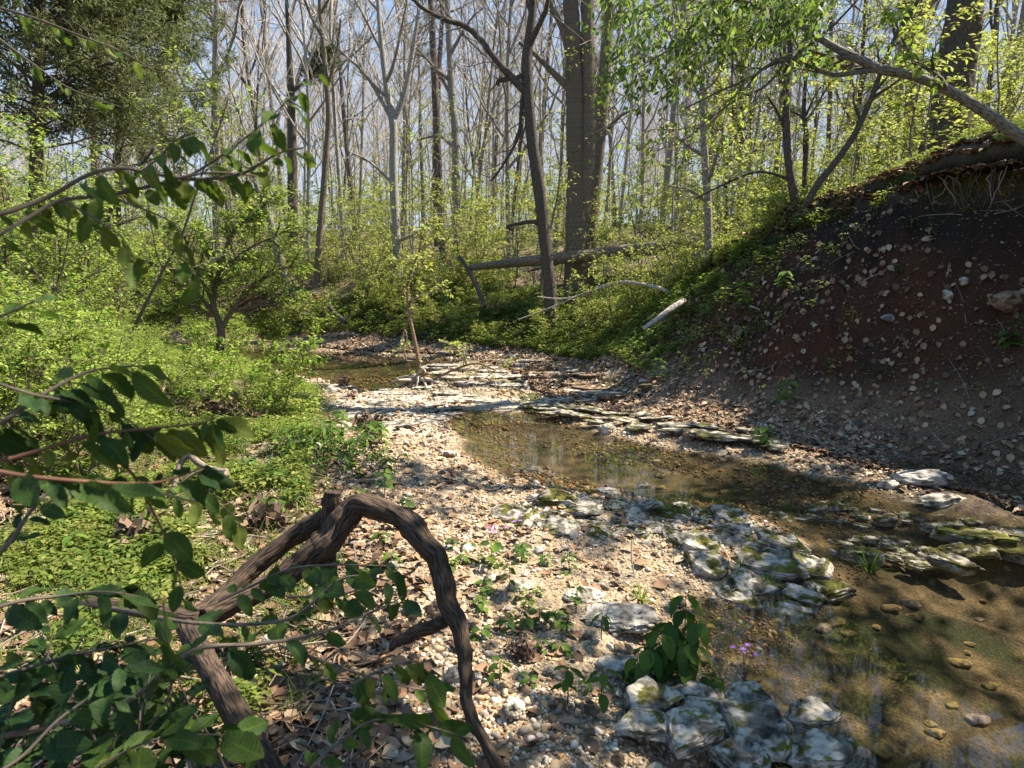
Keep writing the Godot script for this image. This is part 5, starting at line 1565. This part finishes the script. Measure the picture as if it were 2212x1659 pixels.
func debris(px: float, py: float, w: float, h: float, d: float, label: String):
	var c := at(px, py, d)
	c.y = maxf(minf(c.y, height(c.x, d) + h * d / FOCAL * 0.5), height(c.x, d) + h * d / FOCAL * 0.2)
	var o := thing("flood_debris", label, "debris", c)
	var W := w * d / FOCAL * 0.5
	var H := h * d / FOCAL * 0.5
	var b := Buf.new()
	var lb := Buf.new()
	for k in 90:
		var q := Vector3(rng.randfn() * 0.45 * W, rng.randfn() * 0.40 * H, rng.randfn() * 0.4 * W)
		var dir := Vector3(rng.randfn(), rng.randfn() * 0.7, rng.randfn()).normalized()
		var L := rf(0.5, 1.1) * minf(W, H) + 0.02
		var p := PackedVector3Array()
		var r := PackedFloat32Array()
		for j in 4:
			p.append(q + dir * L * (j / 3.0 - 0.5))
			r.append(maxf(0.0016, W * 0.018) * (1.0 - j * 0.2))
			dir = (dir + rv() * 0.25).normalized()
		tube(b, p, r, 4)
		for j in 2: leaf(lb, q + rv() * 0.2 * W, rv().normalized(), rv().normalized(), minf(0.09, W * 0.5), minf(0.05, W * 0.3), pick([Color(0.14, 0.095, 0.065), Color(0.2, 0.14, 0.1), Color(0.085, 0.06, 0.045)]))
	part("stems", mesh_of(b), M.debris, o)
	part("dead_leaves", mesh_of(lb), M.litter, o)

# ---------------------------------------------------------------- small plants
func herb_mesh(tall: float, pairs: int, L: float, droop: float, cols: Array, fat := 0.5) -> Array:
	var s := Buf.new()
	var b := Buf.new()
	var p := PackedVector3Array()
	var r := PackedFloat32Array()
	for j in 5:
		p.append(Vector3(sin(j * 0.8) * 0.02 * tall, tall * j / 4.0 - 0.02, cos(j * 1.1) * 0.02 * tall))
		r.append(0.0035 - j * 0.0004)
	tube(s, p, r, 5)
	for k in pairs:
		var t := lerpf(0.35, 1.0, float(k + 1) / pairs)
		for j in 2 if k < pairs - 1 else 4:
			var a := k * 1.57 + j * (PI if k < pairs - 1 else PI / 2) + rf(-0.4, 0.4)
			var d := Vector3(cos(a), rf(-0.2, 0.3) - droop, sin(a)).normalized()
			broad(b, Vector3(0, tall * t - 0.02, 0) + d * 0.01, d, (Vector3.UP + rv() * 0.2).normalized(), L * rf(0.75, 1.15), L * fat * rf(0.85, 1.1), pick(cols), 0.35)
	return [mesh_of(s), mesh_of(b)]

# a leaf seen from close by: curved along its length, folded at the midrib
func broad(b: Buf, p: Vector3, dir: Vector3, up: Vector3, L: float, W: float, col: Color, bend := 0.3, segs := 6):
	var side := dir.cross(up).normalized()
	var d := dir
	var q := p
	var base := b.v.size()
	for s in segs + 1:
		var t := float(s) / segs
		var w := W * 0.5 * pow(sin(PI * pow(clampf(t, 0.0, 1.0), 0.8)), 0.75) if s < segs else 0.0
		var nn := side.cross(d).normalized()
		var wav := 0.06 * W * sin(t * 17.0 + p.x * 50.0)
		b.v.append_array([q - side * w + nn * (w * 0.28 + wav), q, q + side * w + nn * (w * 0.28 - wav)])
		b.uv.append_array([Vector2(0, t), Vector2(0.5, t), Vector2(1, t)])
		b.c.append_array([col, col, col])
		if s < segs:
			var k := base + s * 3
			b.i.append_array([k, k + 3, k + 4, k, k + 4, k + 1, k + 1, k + 4, k + 5, k + 1, k + 5, k + 2])
		d = (d - nn * bend / segs * 1.6).normalized()
		q += d * L / segs

func herb(px: float, py: float, size: float, tall: float, pairs: int, L: float, droop: float, cols: Array, label: String, cat := "plant", called := "herb", fat := 0.5, d := 0.0):
	var c := gp(px, py) if d == 0.0 else on(at(px, py, d).x, d)
	var m := herb_mesh(tall * size, pairs, L * size, droop, cols, fat)
	var o := thing(called, label, cat, c)
	o.rotation.y = rf(0, TAU)
	part("stem", m[0], M.twig, o)
	part("leaves", m[1], M.foliage, o)
	return o

func tuft(px: float, py: float, w: float, n: int, label: String, col: Color, d := 0.0):
	var c := gp(px, py) if d == 0.0 else on(at(px, py, d).x, d)
	var r := -c.z * w / FOCAL * 0.5
	var o := thing("grass_tuft", label, "grass tuft", c)
	var b := Buf.new()
	for k in n:
		var a := rf(0, TAU)
		var lean := rf(0.05, 0.8)
		blade(b, Vector3(cos(a), 0, sin(a)) * rf(0, 0.22) * r - Vector3(0, 0.01, 0), Vector3(cos(a) * lean, 1, sin(a) * lean).normalized(), r * rf(1.0, 2.0), r * 0.10, rf(0.5, 1.4), tint(col, 0.3), 5)
	part("blades", mesh_of(b), M.foliage, o)

func make_small_plants():
	rng.seed = 70
	var fr := [Color(0.10, 0.19, 0.03), Color(0.14, 0.23, 0.035), Color(0.075, 0.15, 0.03)]
	var dk := [Color(0.045, 0.105, 0.022), Color(0.065, 0.13, 0.026), Color(0.095, 0.165, 0.03)]
	# the drooping leaf cluster at the water's edge
	for q in [[1440, 1460, 0.30, "tall leafy stem at the back of the drooping cluster by the water", 2.75], [1475, 1440, 0.40, "tallest leafy stem of the drooping cluster by the water", 2.8], [1400, 1470, 0.24, "leaning leafy stem at the front of the drooping cluster", 2.6], [1425, 1490, 0.30, "broad-leaved stem in the middle of the drooping cluster", 2.65], [1500, 1480, 0.34, "broad-leaved stem over the puddle in the drooping cluster", 2.7], [1465, 1490, 0.26, "low dark stem under the drooping cluster", 2.62]]:
		herb(q[0], q[1], 1.0, q[2], 4, 0.12, 0.75, dk, q[3], "plant", "leafy_herb", 0.5, q[4])
	herb(1375, 1495, 1.0, 0.17, 2, 0.11, 1.1, [Color(0.14, 0.22, 0.03)], "single drooping yellow-green sprout left of the leaf cluster", "plant", "leafy_herb", 0.42)
	herb(1300, 1385, 1.0, 0.15, 1, 0.075, 0.8, dk, "small two-leaved sprout on the flat grey slab", "seedling")
	for q in [[1130, 1365, "low dark trefoil herb left of the flat slab"], [1200, 1355, "low dark trefoil herb touching the flat slab"], [1165, 1350, "middle trefoil herb of the row left of the slab"]]:
		herb(q[0], q[1], 1.0, 0.09, 2, 0.06, 0.2, dk, q[2], "plant", "herb", 0.7)
	herb(1245, 1330, 1.0, 0.16, 2, 0.055, 0.1, dk, "upright seedling at the left corner of the flat slab", "seedling", "seedling")
	herb(1225, 1530, 1.0, 0.18, 3, 0.07, 0.3, dk, "dark red-veined seedling among white pebbles", "seedling", "seedling")
	herb(1300, 1545, 1.0, 0.2, 3, 0.075, 0.25, dk, "tallest three-tiered seedling on the pebbles", "seedling", "seedling")
	herb(1270, 1500, 1.0, 0.07, 2, 0.04, 0.2, fr, "tiny bright seedling between the two dark ones", "seedling", "seedling")
	herb(1080, 1475, 1.0, 0.10, 3, 0.055, 0.1, fr, "small green weed on the cracked grey rock", "seedling", "seedling")
	herb(1145, 1485, 1.0, 0.06, 3, 0.045, 0.1, fr, "round-leaved green weed in front of the cracked rock", "seedling", "seedling")
	herb(1062, 1222, 1.0, 0.14, 3, 0.08, 0.0, fr, "bright toothed plant behind the white stone", "plant", "herb")
	herb(1128, 1212, 1.0, 0.10, 3, 0.06, 0.1, dk, "dark trailing plant right of the bright toothed one", "plant", "herb")
	herb(1100, 1280, 1.0, 0.16, 3, 0.05, 0.1, fr, "thin seedling beside the bright white stone", "seedling", "seedling")
	herb(1230, 1235, 1.0, 0.10, 3, 0.055, 0.1, fr, "pale green sprout at the sunlit edge of the long ledge", "seedling", "seedling")
	herb(1045, 1270, 1.0, 0.05, 2, 0.06, 0.0, fr, "flat green leaves left of the leaf wad", "seedling", "seedling")
	herb(1460, 1490, 1.0, 0.09, 3, 0.07, 0.2, fr, "lobed bright vine leaves at the puddle's rim", "plant", "herb", 0.8)
	herb(1540, 1500, 1.0, 0.08, 3, 0.075, 0.2, dk, "lobed dark vine leaves above the big boulder", "plant", "herb", 0.8)
	herb(830, 1075, 1.0, 0.2, 4, 0.08, 0.2, fr, "maple-leaved seedling just behind the bent branch's arch", "seedling", "seedling", 0.8)
	herb(880, 1110, 1.0, 0.12, 3, 0.06, 0.2, fr, "lobed seedling right of the arch of the bent branch", "seedling", "seedling", 0.8)
	# leafy weeds in front of the left bank
	var spots := [[120, 1240], [160, 1215], [300, 1180], [330, 1160], [420, 1170], [340, 1215], [560, 1110], [600, 1130], [640, 1080], [600, 1060], [540, 1040], [450, 1110], [250, 1120], [380, 1090], [690, 1130], [870, 1000], [470, 1060], [820, 1180], [845, 1230]]
	for k in spots.size():
		herb(spots[k][0], spots[k][1], rf(0.9, 1.4), rf(0.08, 0.16), 3, 0.06, 0.15, fr, ["bright green weed", "small lobed weed", "low leafy weed"][k % 3] + " in the left leaf litter " + ["beside the root tangle", "above the dead vine mat", "behind the bent branch", "under the pale driftwood"][(k / 3) % 4], "weed", "weed").set_meta("group", "weeds in the left leaf litter")
	# clumps on the gravel bar
	for q in [[700, 985, 0.34, 7, "leafy green clump left of the grass tuft on the gravel bar"], [790, 985, 0.3, 7, "broad leafy clump at the right end of the gravel bar's greenery"], [770, 1010, 0.26, 6, "bright drooping clump before the broad leafy one"], [650, 990, 0.3, 6, "small leafy clump at the left of the gravel bar's greenery"], [740, 960, 0.3, 6, "leafy clump behind the grass tuft on the gravel bar"], [815, 960, 0.22, 6, "reddish leafy clump nearest the pool"]]:
		for j in 1:
			herb(q[0], q[1], 1.0, q[2], q[3], 0.10, 0.2, fr, q[4], "plant", "herb", 0.4)
	for k in 34:
		var q: Array = [[690, 975], [760, 985], [800, 1000], [640, 1000], [720, 1010], [780, 960]][k % 6]
		var g: Node3D = herb(q[0] + rf(-50, 40), q[1] + rf(-30, 35), 1.0, rf(0.10, 0.24), 5, rf(0.06, 0.10), 0.25, fr, ["small leafy herb", "narrow-leaved herb", "low bright herb"][k % 3] + " in the gravel bar's green patch " + ["at its left end", "behind its grass tuft", "nearest the pool", "at its far left edge", "at its front", "at its back"][k % 6], "plant", "herb", [0.5, 0.25, 0.4][k % 3])
		g.set_meta("group", "herbs of the gravel bar's green patch")
	for k in 26:
		var x0 := rf(880, 1250)
		var y0 := rf(1170, 1420)
		if x0 < 960.0 and y0 > 1150.0: x0 += 120.0
		herb(x0, y0, 1.0, rf(0.03, 0.09), 3, rf(0.025, 0.05), 0.1, fr, ["tiny green sprout", "low round-leaved sprout"][k % 2] + " in the open gravel " + ["right of the bent branch", "left of the flat slab", "near the violet flowers"][k % 3], "seedling", "sprout", 0.6).set_meta("group", "sprouts in the open gravel")
	tuft(690, 1010, 60, 40, "dark green grass tuft amid the gravel bar's greenery", Color(0.07, 0.14, 0.03))
	tuft(790, 1078, 55, 34, "light grass tuft behind the bent branch's broken stub", Color(0.19, 0.26, 0.06))
	tuft(1385, 1302, 62, 34, "bright grass tuft beside the small blue puddle", Color(0.18, 0.27, 0.05))
	tuft(1700, 1075, 50, 30, "green grass tuft on the mossy rock in the pool", Color(0.11, 0.2, 0.03), 5.1)
	tuft(1600, 1230, 46, 26, "grass tuft on top of the long limestone ledge", Color(0.08, 0.14, 0.03))
	tuft(1660, 1270, 60, 40, "dark grass tuft in the cleft of the long limestone ledge", Color(0.06, 0.11, 0.025))
	tuft(1770, 1240, 40, 22, "arching grass tuft on the tip of the long limestone ledge", Color(0.09, 0.15, 0.03))
	tuft(1885, 1190, 80, 50, "grass tuft topping the low mossy ledge in the riffle", Color(0.08, 0.15, 0.03), 4.05)
	tuft(1180, 1082, 30, 22, "small pale grass tuft at the near rim of the pool", Color(0.2, 0.26, 0.08))
	tuft(1480, 1110, 36, 24, "dark sedge tuft at the back of the long ledge", Color(0.06, 0.1, 0.025))
	tuft(1850, 1645, 110, 46, "dark sedge clump at the foot of the big pitted boulder", Color(0.05, 0.11, 0.022), 2.3)
	tuft(130, 1190, 50, 36, "thin bright grass tuft in the leaf litter at the far left", Color(0.2, 0.28, 0.05))
	tuft(430, 1000, 70, 30, "broad-bladed grass under the pale driftwood", Color(0.1, 0.18, 0.03), 4.9)
	tuft(1480, 645, 44, 26, "arching fern tuft at the top end of the white log", Color(0.17, 0.25, 0.05), 11.2)
	tuft(1470, 615, 44, 22, "pale fern tuft above the white log", Color(0.22, 0.27, 0.09), 11.6)
	tuft(1400, 700, 40, 24, "fern tuft hanging at the low end of the white log", Color(0.13, 0.2, 0.04), 11.2)
	# plants on the dark bank
	for q in [[1600, 830, 0.55, 7, 9.0, "lit upright leafy plant in the shade at the foot of the bank"], [1692, 690, 0.3, 6, 8.7, "pale leafy sprig catching light midway up the dark bank"], [1700, 905, 0.35, 5, 7.4, "dark leafy sprig at the foot of the clay bank"], [1650, 960, 0.25, 7, 6.5, "ferny plant rooted in the shaded shelf by the pool"], [1420, 850, 0.4, 6, 9.0, "green herb at the corner of the pale shore"], [2190, 690, 0.2, 6, 6.6, "small herb growing on the large tan boulder"]]:
		herb(q[0], q[1], 1.0, q[2], q[3], 0.13, 0.1, fr, q[5], "plant", "herb", 0.5, q[4])
	# violet flowers
	for q in [[1075, 1172, "violet flowers on the sunlit gravel, nearer cluster"], [1112, 1152, "violet flowers on the sunlit gravel, farther cluster"], [1608, 1440, "pink-violet flowers leaning over the silty pool"]]:
		var c := gp(q[0], q[1])
		var o := thing("flowers", q[2], "flowers", c)
		var sb := Buf.new()
		var pb := Buf.new()
		for k in 5:
			var e := Vector3(rf(-0.06, 0.06), rf(0.05, 0.11), rf(-0.04, 0.04))
			tube(sb, PackedVector3Array([Vector3(0, -0.02, 0), e]), PackedFloat32Array([0.0015, 0.001]), 4)
			for j in 5:
				var a := TAU * j / 5.0
				leaf(pb, e, Vector3(cos(a), 0.3, sin(a)).normalized(), Vector3.UP, 0.016, 0.014, Color.WHITE)
		part("stems", mesh_of(sb), M.leaf_mid, o)
		part("petals", mesh_of(pb), M.flower, o)
	var sh := Buf.new()   # snail shell
	var sp := PackedVector3Array()
	var sr := PackedFloat32Array()
	for k in 34:
		var t := k / 33.0
		var a := t * TAU * 2.6
		sp.append(Vector3(cos(a) * 0.010 * (1.05 - t), 0.014 * t, sin(a) * 0.010 * (1.05 - t)))
		sr.append(0.0075 * (1.02 - t))
	tube(sh, sp, sr, 8, 0.0, true)
	tag(part("snail_shell", mesh_of(sh), M.shell, self, Transform3D(Basis(), gp(1409, 1306) + Vector3(0, 0.006, 0))), "white snail shell on the back edge of the flat slab", "shell")

# ---------------------------------------------------------------- the shrub close to the camera
var leaf_kinds := []
func leaf_mesh(aspect: float, bend: float, toothed: float, fold: float, seed_: int) -> ArrayMesh:
	rng.seed = seed_
	var b := Buf.new()
	var segs := 14
	var q := Vector3.ZERO
	var d := Vector3(0, 0, -1)
	var side := Vector3.RIGHT
	for s in segs + 1:
		var t := float(s) / segs
		var w := 0.5 * aspect * pow(maxf(0.0, sin(PI * pow(t, 0.85))), 0.7) * (1.0 if s < segs else 0.0)
		w *= 1.0 + toothed * (0.5 if s % 2 else -0.5)
		var nn := Vector3.UP
		nn = side.cross(d).normalized()
		var wv := 0.035 * sin(t * 11.0 + seed_)
		for k in 5:
			var u: float = [-1.0, -0.5, 0.0, 0.5, 1.0][k]
			b.v.append(q + side * w * u + nn * (absf(u) * w * fold - (0.02 * sin(t * 40.0) if absf(u) == 0.5 else 0.0) + wv * u))
			b.uv.append(Vector2(u * 0.3 + 0.5, t))
		if s < segs:
			for k in 4:
				var p := s * 5 + k
				b.i.append_array([p, p + 5, p + 6, p, p + 6, p + 1])
		d = (d - nn * bend / segs).normalized()
		q += d / segs
	# petiole
	var sb := PackedVector3Array([Vector3(0, -0.01, 0.16), Vector3(0, 0.0, 0.08), Vector3.ZERO, Vector3(0, -0.004, -0.3)])
	tube_uv(b, sb, PackedFloat32Array([0.012, 0.012, 0.012, 0.004]))
	return mesh_of(b)

func tube_uv(b: Buf, p: PackedVector3Array, r: PackedFloat32Array):
	var t := Buf.new()
	tube(t, p, r, 4)
	var o := b.v.size()
	b.v.append_array(t.v)
	b.uv.append_array(t.uv)
	for k in t.i: b.i.append(k + o)

func put_leaf(parent: Node3D, p: Vector3, dir: Vector3, up: Vector3, L: float, mname: String, kind: int):
	var z := -dir.normalized()
	var x := up.cross(z).normalized()
	var y := z.cross(x)
	part("leaf", leaf_kinds[kind % leaf_kinds.size()], M[mname], parent, Transform3D(Basis(x * L, y * L, z * L), p + dir.normalized() * L * 0.16))

# twigs: [[x, y, width, d], ...]; style: leaf material, length, spacing, droop
func leafy(label: String, twigs: Array, twig_mat: String, called := "leafy_branch"):
	var first: Array = twigs[0].path[0]
	var o := thing(called, label, "leafy branch", at(first[0], first[1], first[3]))
	for tw in twigs:
		var sp := stem_path(tw.path, 1.0)
		var p: PackedVector3Array = sp[0]
		for k in p.size(): p[k] -= o.position
		var sm := smooth_path(p, sp[1], 8)
		var b := Buf.new()
		tube(b, sm[0], sm[1], 8, 0.10)
		part("twig", mesh_of(b), M[tw.get("bark", twig_mat)], o)
		var pts: PackedVector3Array = sm[0]
		var n: int = int(tw.get("n", 8) * 1.25)
		var mats: Array = tw.get("mats", ["leaf_mid"])
		for k in n:
			var t := lerpf(tw.get("from", 0.1), 1.0, (k + rf(0.1, 0.9)) / n) * 0.999
			var s := int(t * (pts.size() - 1))
			var q := pts[s].lerp(pts[s + 1], t * (pts.size() - 1) - s)
			var tg := (pts[s + 1] - pts[s]).normalized()
			var sd := tg.cross(Vector3.UP).normalized() * (1.0 if k % 2 else -1.0)
			var dir := (tg * rf(0.2, 0.8) + sd * rf(0.4, 1.0) + Vector3(rf(-0.3, 0.3), rf(-0.2, 0.3) - tw.get("droop", 0.3), rf(-0.2, 0.4))).normalized()
			put_leaf(o, q, dir, (Vector3.UP + rv() * 0.45 + Vector3(0, 0, 0.45)).normalized(), tw.get("L", 0.07) * rf(0.5, 1.3), mats[rng.randi() % mats.size()], rng.randi())
	return o

func make_foreground():
	for k in 8: leaf_kinds.append(leaf_mesh([0.40, 0.5, 0.46, 0.58, 0.36, 0.48, 0.54, 0.44][k], [0.5, 0.2, 1.0, 0.4, 0.8, 1.3, 0.1, -0.3][k], [0.0, 0.12, 0.10, 0.04, 0.0, 0.14, 0.06, 0.08][k], [0.25, 0.4, 0.2, 0.3, 0.5, 0.6, 0.15, 0.3][k], 80 + k))
	rng.seed = 90
	var young := ["leaf_mid", "leaf_mid", "leaf_young"]
	leafy("dark arching twigs with hanging soft green leaves across the upper left", [
		{path = [[-60, 480, 12, 1.15], [0, 462, 11, 1.15], [100, 425, 10, 1.2], [190, 376, 9, 1.22], [260, 362, 8, 1.25], [330, 374, 7, 1.28], [420, 386, 9, 1.3], [520, 374, 7, 1.32], [600, 330, 5, 1.35], [655, 318, 4, 1.36]], n = 20, L = 0.052, droop = 0.9, mats = young},
		{path = [[-40, 530, 9, 1.1], [0, 505, 8, 1.1], [60, 468, 7, 1.15], [130, 432, 8, 1.2], [240, 420, 7, 1.25], [330, 398, 6, 1.28], [450, 372, 5, 1.3], [560, 380, 4, 1.35]], n = 12, L = 0.05, droop = 0.9, mats = young},
		{path = [[400, 384, 6, 1.3], [470, 340, 5, 1.3], [530, 295, 4, 1.3], [590, 245, 3, 1.3], [640, 195, 2, 1.3], [690, 150, 2, 1.3]], n = 11, L = 0.05, droop = 0.8, mats = ["leaf_mid"]},
		{path = [[300, 372, 5, 1.27], [340, 340, 4, 1.25], [380, 300, 4, 1.25], [420, 285, 3, 1.25]], n = 8, L = 0.05, droop = 1.0, mats = young},
		{path = [[250, 430, 5, 1.25], [330, 460, 4, 1.25], [380, 490, 3, 1.25], [400, 560, 2, 1.25], [420, 600, 2, 1.25]], n = 7, L = 0.045, droop = 1.0, mats = young},
		{path = [[130, 430, 5, 1.2], [200, 470, 4, 1.2], [260, 510, 3, 1.2], [290, 560, 2, 1.2]], n = 7, L = 0.045, droop = 1.0, mats = young}], "twig")
	leafy("few thin sprigs with yellowish leaves at the very top left", [
		{path = [[-20, 10, 6, 2.0], [80, 40, 5, 2.0], [170, 75, 4, 2.0], [260, 110, 3, 2.0], [330, 150, 2, 2.0]], n = 9, L = 0.055, droop = 0.7, mats = ["leaf_young", "leaf_mid"]},
		{path = [[-20, 70, 5, 2.2], [60, 130, 4, 2.2], [150, 190, 3, 2.2], [260, 230, 2, 2.2]], n = 5, L = 0.05, droop = 0.7, mats = ["leaf_mid"]}], "twig")
	leafy("shaded shrub branches with broad dark leaves at the left edge", [
		{path = [[-80, 720, 9, 0.95], [-20, 690, 8, 0.95], [30, 670, 6, 0.95], [70, 650, 4, 0.95]], n = 4, L = 0.055, droop = 0.2, mats = ["leaf_green"]},
		{path = [[-60, 960, 11, 1.0], [20, 900, 10, 1.0], [110, 840, 8, 1.05], [200, 800, 6, 1.1], [300, 790, 4, 1.12]], n = 14, L = 0.07, droop = 0.5, mats = ["leaf_green", "leaf_deep", "leaf_mid"]},
		{path = [[-60, 1010, 10, 0.95], [60, 980, 9, 1.0], [200, 940, 8, 1.05], [330, 925, 6, 1.1], [430, 915, 4, 1.12], [460, 900, 3, 1.12]], n = 17, L = 0.06, droop = 0.7, mats = ["leaf_green", "leaf_mid", "leaf_young"], bark = "twig_red"},
		{path = [[-60, 1010, 12, 0.9], [60, 1030, 10, 0.92], [170, 1040, 9, 0.95], [270, 1045, 7, 1.0], [350, 1040, 5, 1.05], [440, 1010, 3, 1.1]], n = 14, L = 0.07, droop = 0.4, mats = ["leaf_deep", "leaf_green"], bark = "twig_red"},
		{path = [[200, 960, 6, 1.1], [280, 1020, 7, 1.15], [320, 1090, 6, 1.2], [350, 1150, 5, 1.22], [380, 1230, 4, 1.25], [395, 1300, 3, 1.25]], n = 9, L = 0.055, droop = 0.5, mats = ["leaf_mid", "leaf_green"], bark = "twig_red"},
		{path = [[-40, 1230, 12, 1.1], [20, 1170, 11, 1.12], [60, 1110, 9, 1.15], [110, 1060, 7, 1.2], [190, 1040, 5, 1.2], [260, 1060, 4, 1.22]], n = 11, L = 0.065, droop = 0.3, mats = ["leaf_deep", "leaf_green"]},
		{path = [[330, 1060, 5, 1.4], [400, 1080, 4, 1.4], [470, 1090, 3, 1.4], [520, 1130, 2, 1.4]], n = 8, L = 0.06, droop = 0.5, mats = ["leaf_mid", "leaf_young"]},
		{path = [[-30, 820, 7, 1.0], [60, 850, 6, 1.0], [160, 870, 5, 1.05], [260, 900, 4, 1.1], [330, 950, 3, 1.1]], n = 12, L = 0.065, droop = 0.6, mats = ["leaf_deep", "leaf_green", "leaf_mid"]}], "twig")
	leafy("dark glossy shrub massed in the bottom left corner", [
		{path = [[-60, 1605, 17, 1.45], [60, 1580, 16, 1.45], [200, 1545, 15, 1.45], [300, 1500, 14, 1.48], [380, 1430, 12, 1.5], [440, 1400, 11, 1.52], [560, 1392, 9, 1.55], [680, 1372, 7, 1.6], [790, 1330, 5, 1.65], [870, 1290, 3, 1.7]], n = 16, L = 0.085, droop = 0.2, mats = ["leaf_green", "leaf_deep"], bark = "driftwood"},
		{path = [[150, 1300, 9, 1.7], [260, 1318, 10, 1.7], [400, 1345, 10, 1.7], [540, 1350, 9, 1.7], [640, 1330, 7, 1.7], [740, 1250, 5, 1.7], [840, 1255, 4, 1.7]], n = 15, L = 0.085, droop = 0.2, mats = ["leaf_green", "leaf_deep", "leaf_mid"], bark = "driftwood"},
		{path = [[600, 1395, 7, 1.6], [700, 1430, 7, 1.6], [800, 1465, 6, 1.62], [900, 1490, 4, 1.65], [950, 1492, 3, 1.65]], n = 9, L = 0.07, droop = 0.5, mats = ["leaf_green", "leaf_mid"], bark = "driftwood"},
		{path = [[470, 1300, 7, 1.9], [540, 1268, 6, 1.95], [620, 1232, 6, 2.0], [700, 1222, 5, 2.0], [780, 1222, 4, 2.0], [850, 1225, 3, 2.0]], n = 26, L = 0.082, droop = 0.35, mats = ["leaf_green", "leaf_green", "leaf_mid"]},
		{path = [[620, 1290, 5, 1.8], [680, 1290, 5, 1.8], [740, 1285, 4, 1.8], [780, 1270, 3, 1.8]], n = 9, L = 0.06, droop = 0.8, mats = ["leaf_young", "leaf_mid"]},
		{path = [[760, 1480, 6, 1.5], [830, 1445, 5, 1.5], [890, 1430, 4, 1.52], [920, 1450, 3, 1.52]], n = 12, L = 0.07, droop = 0.7, mats = ["leaf_mid", "leaf_green", "leaf_young"]},
		{path = [[640, 1700, 8, 1.35], [690, 1640, 7, 1.4], [740, 1600, 6, 1.42], [800, 1560, 5, 1.45], [880, 1560, 4, 1.5], [990, 1590, 3, 1.5]], n = 10, L = 0.085, droop = 0.2, mats = ["leaf_green", "leaf_mid"]},
		{path = [[100, 1750, 9, 1.2], [180, 1680, 8, 1.22], [260, 1630, 7, 1.25], [330, 1600, 6, 1.25], [420, 1590, 5, 1.28], [540, 1590, 4, 1.3]], n = 16, L = 0.095, droop = 0.1, mats = ["leaf_green", "leaf_mid", "leaf_green"]},
		{path = [[-60, 1480, 9, 1.3], [40, 1450, 8, 1.35], [140, 1420, 7, 1.4], [240, 1400, 5, 1.4], [340, 1380, 4, 1.45]], n = 16, L = 0.085, droop = 0.3, mats = ["leaf_deep", "leaf_green", "leaf_deep"]},
		{path = [[-60, 1330, 9, 1.3], [40, 1300, 8, 1.35], [120, 1290, 7, 1.4], [220, 1280, 5, 1.4], [300, 1290, 4, 1.45]], n = 14, L = 0.08, droop = 0.3, mats = ["leaf_deep", "leaf_green", "leaf_deep"]},
		{path = [[-60, 1700, 9, 1.15], [40, 1640, 8, 1.2], [120, 1560, 7, 1.25], [200, 1500, 6, 1.3], [260, 1440, 4, 1.3]], n = 18, L = 0.085, droop = 0.3, mats = ["leaf_deep", "leaf_green", "leaf_deep"]},
		{path = [[300, 1600, 7, 1.5], [350, 1530, 6, 1.5], [370, 1470, 5, 1.5], [360, 1390, 4, 1.5], [350, 1300, 3, 1.5]], n = 6, L = 0.07, droop = 0.3, mats = ["leaf_green"], bark = "driftwood"}], "twig")
	# the dark low shrub that fills the corner, rooted by the slanting log
	var tw := []
	for k in 15:
		var x0 := rf(-60, 520)
		var y0 := rf(1560, 1740)
		var dd := rf(1.45, 1.8)
		var sx := rf(-120, 140)
		tw.append({path = [[x0, y0 + 60, 7, dd], [x0 + sx * 0.4, y0 - 30, 6, dd], [x0 + sx * 0.8, y0 - 100, 5, dd + 0.03], [x0 + sx * 1.3, y0 - rf(140, 230), 3, dd + 0.08]], n = 9, L = 0.08, droop = 0.25, mats = ["leaf_deep", "leaf_green", "leaf_deep"]})
	leafy("low dark-leaved shrub rooted beside the slanting log", tw, "twig", "low_shrub")
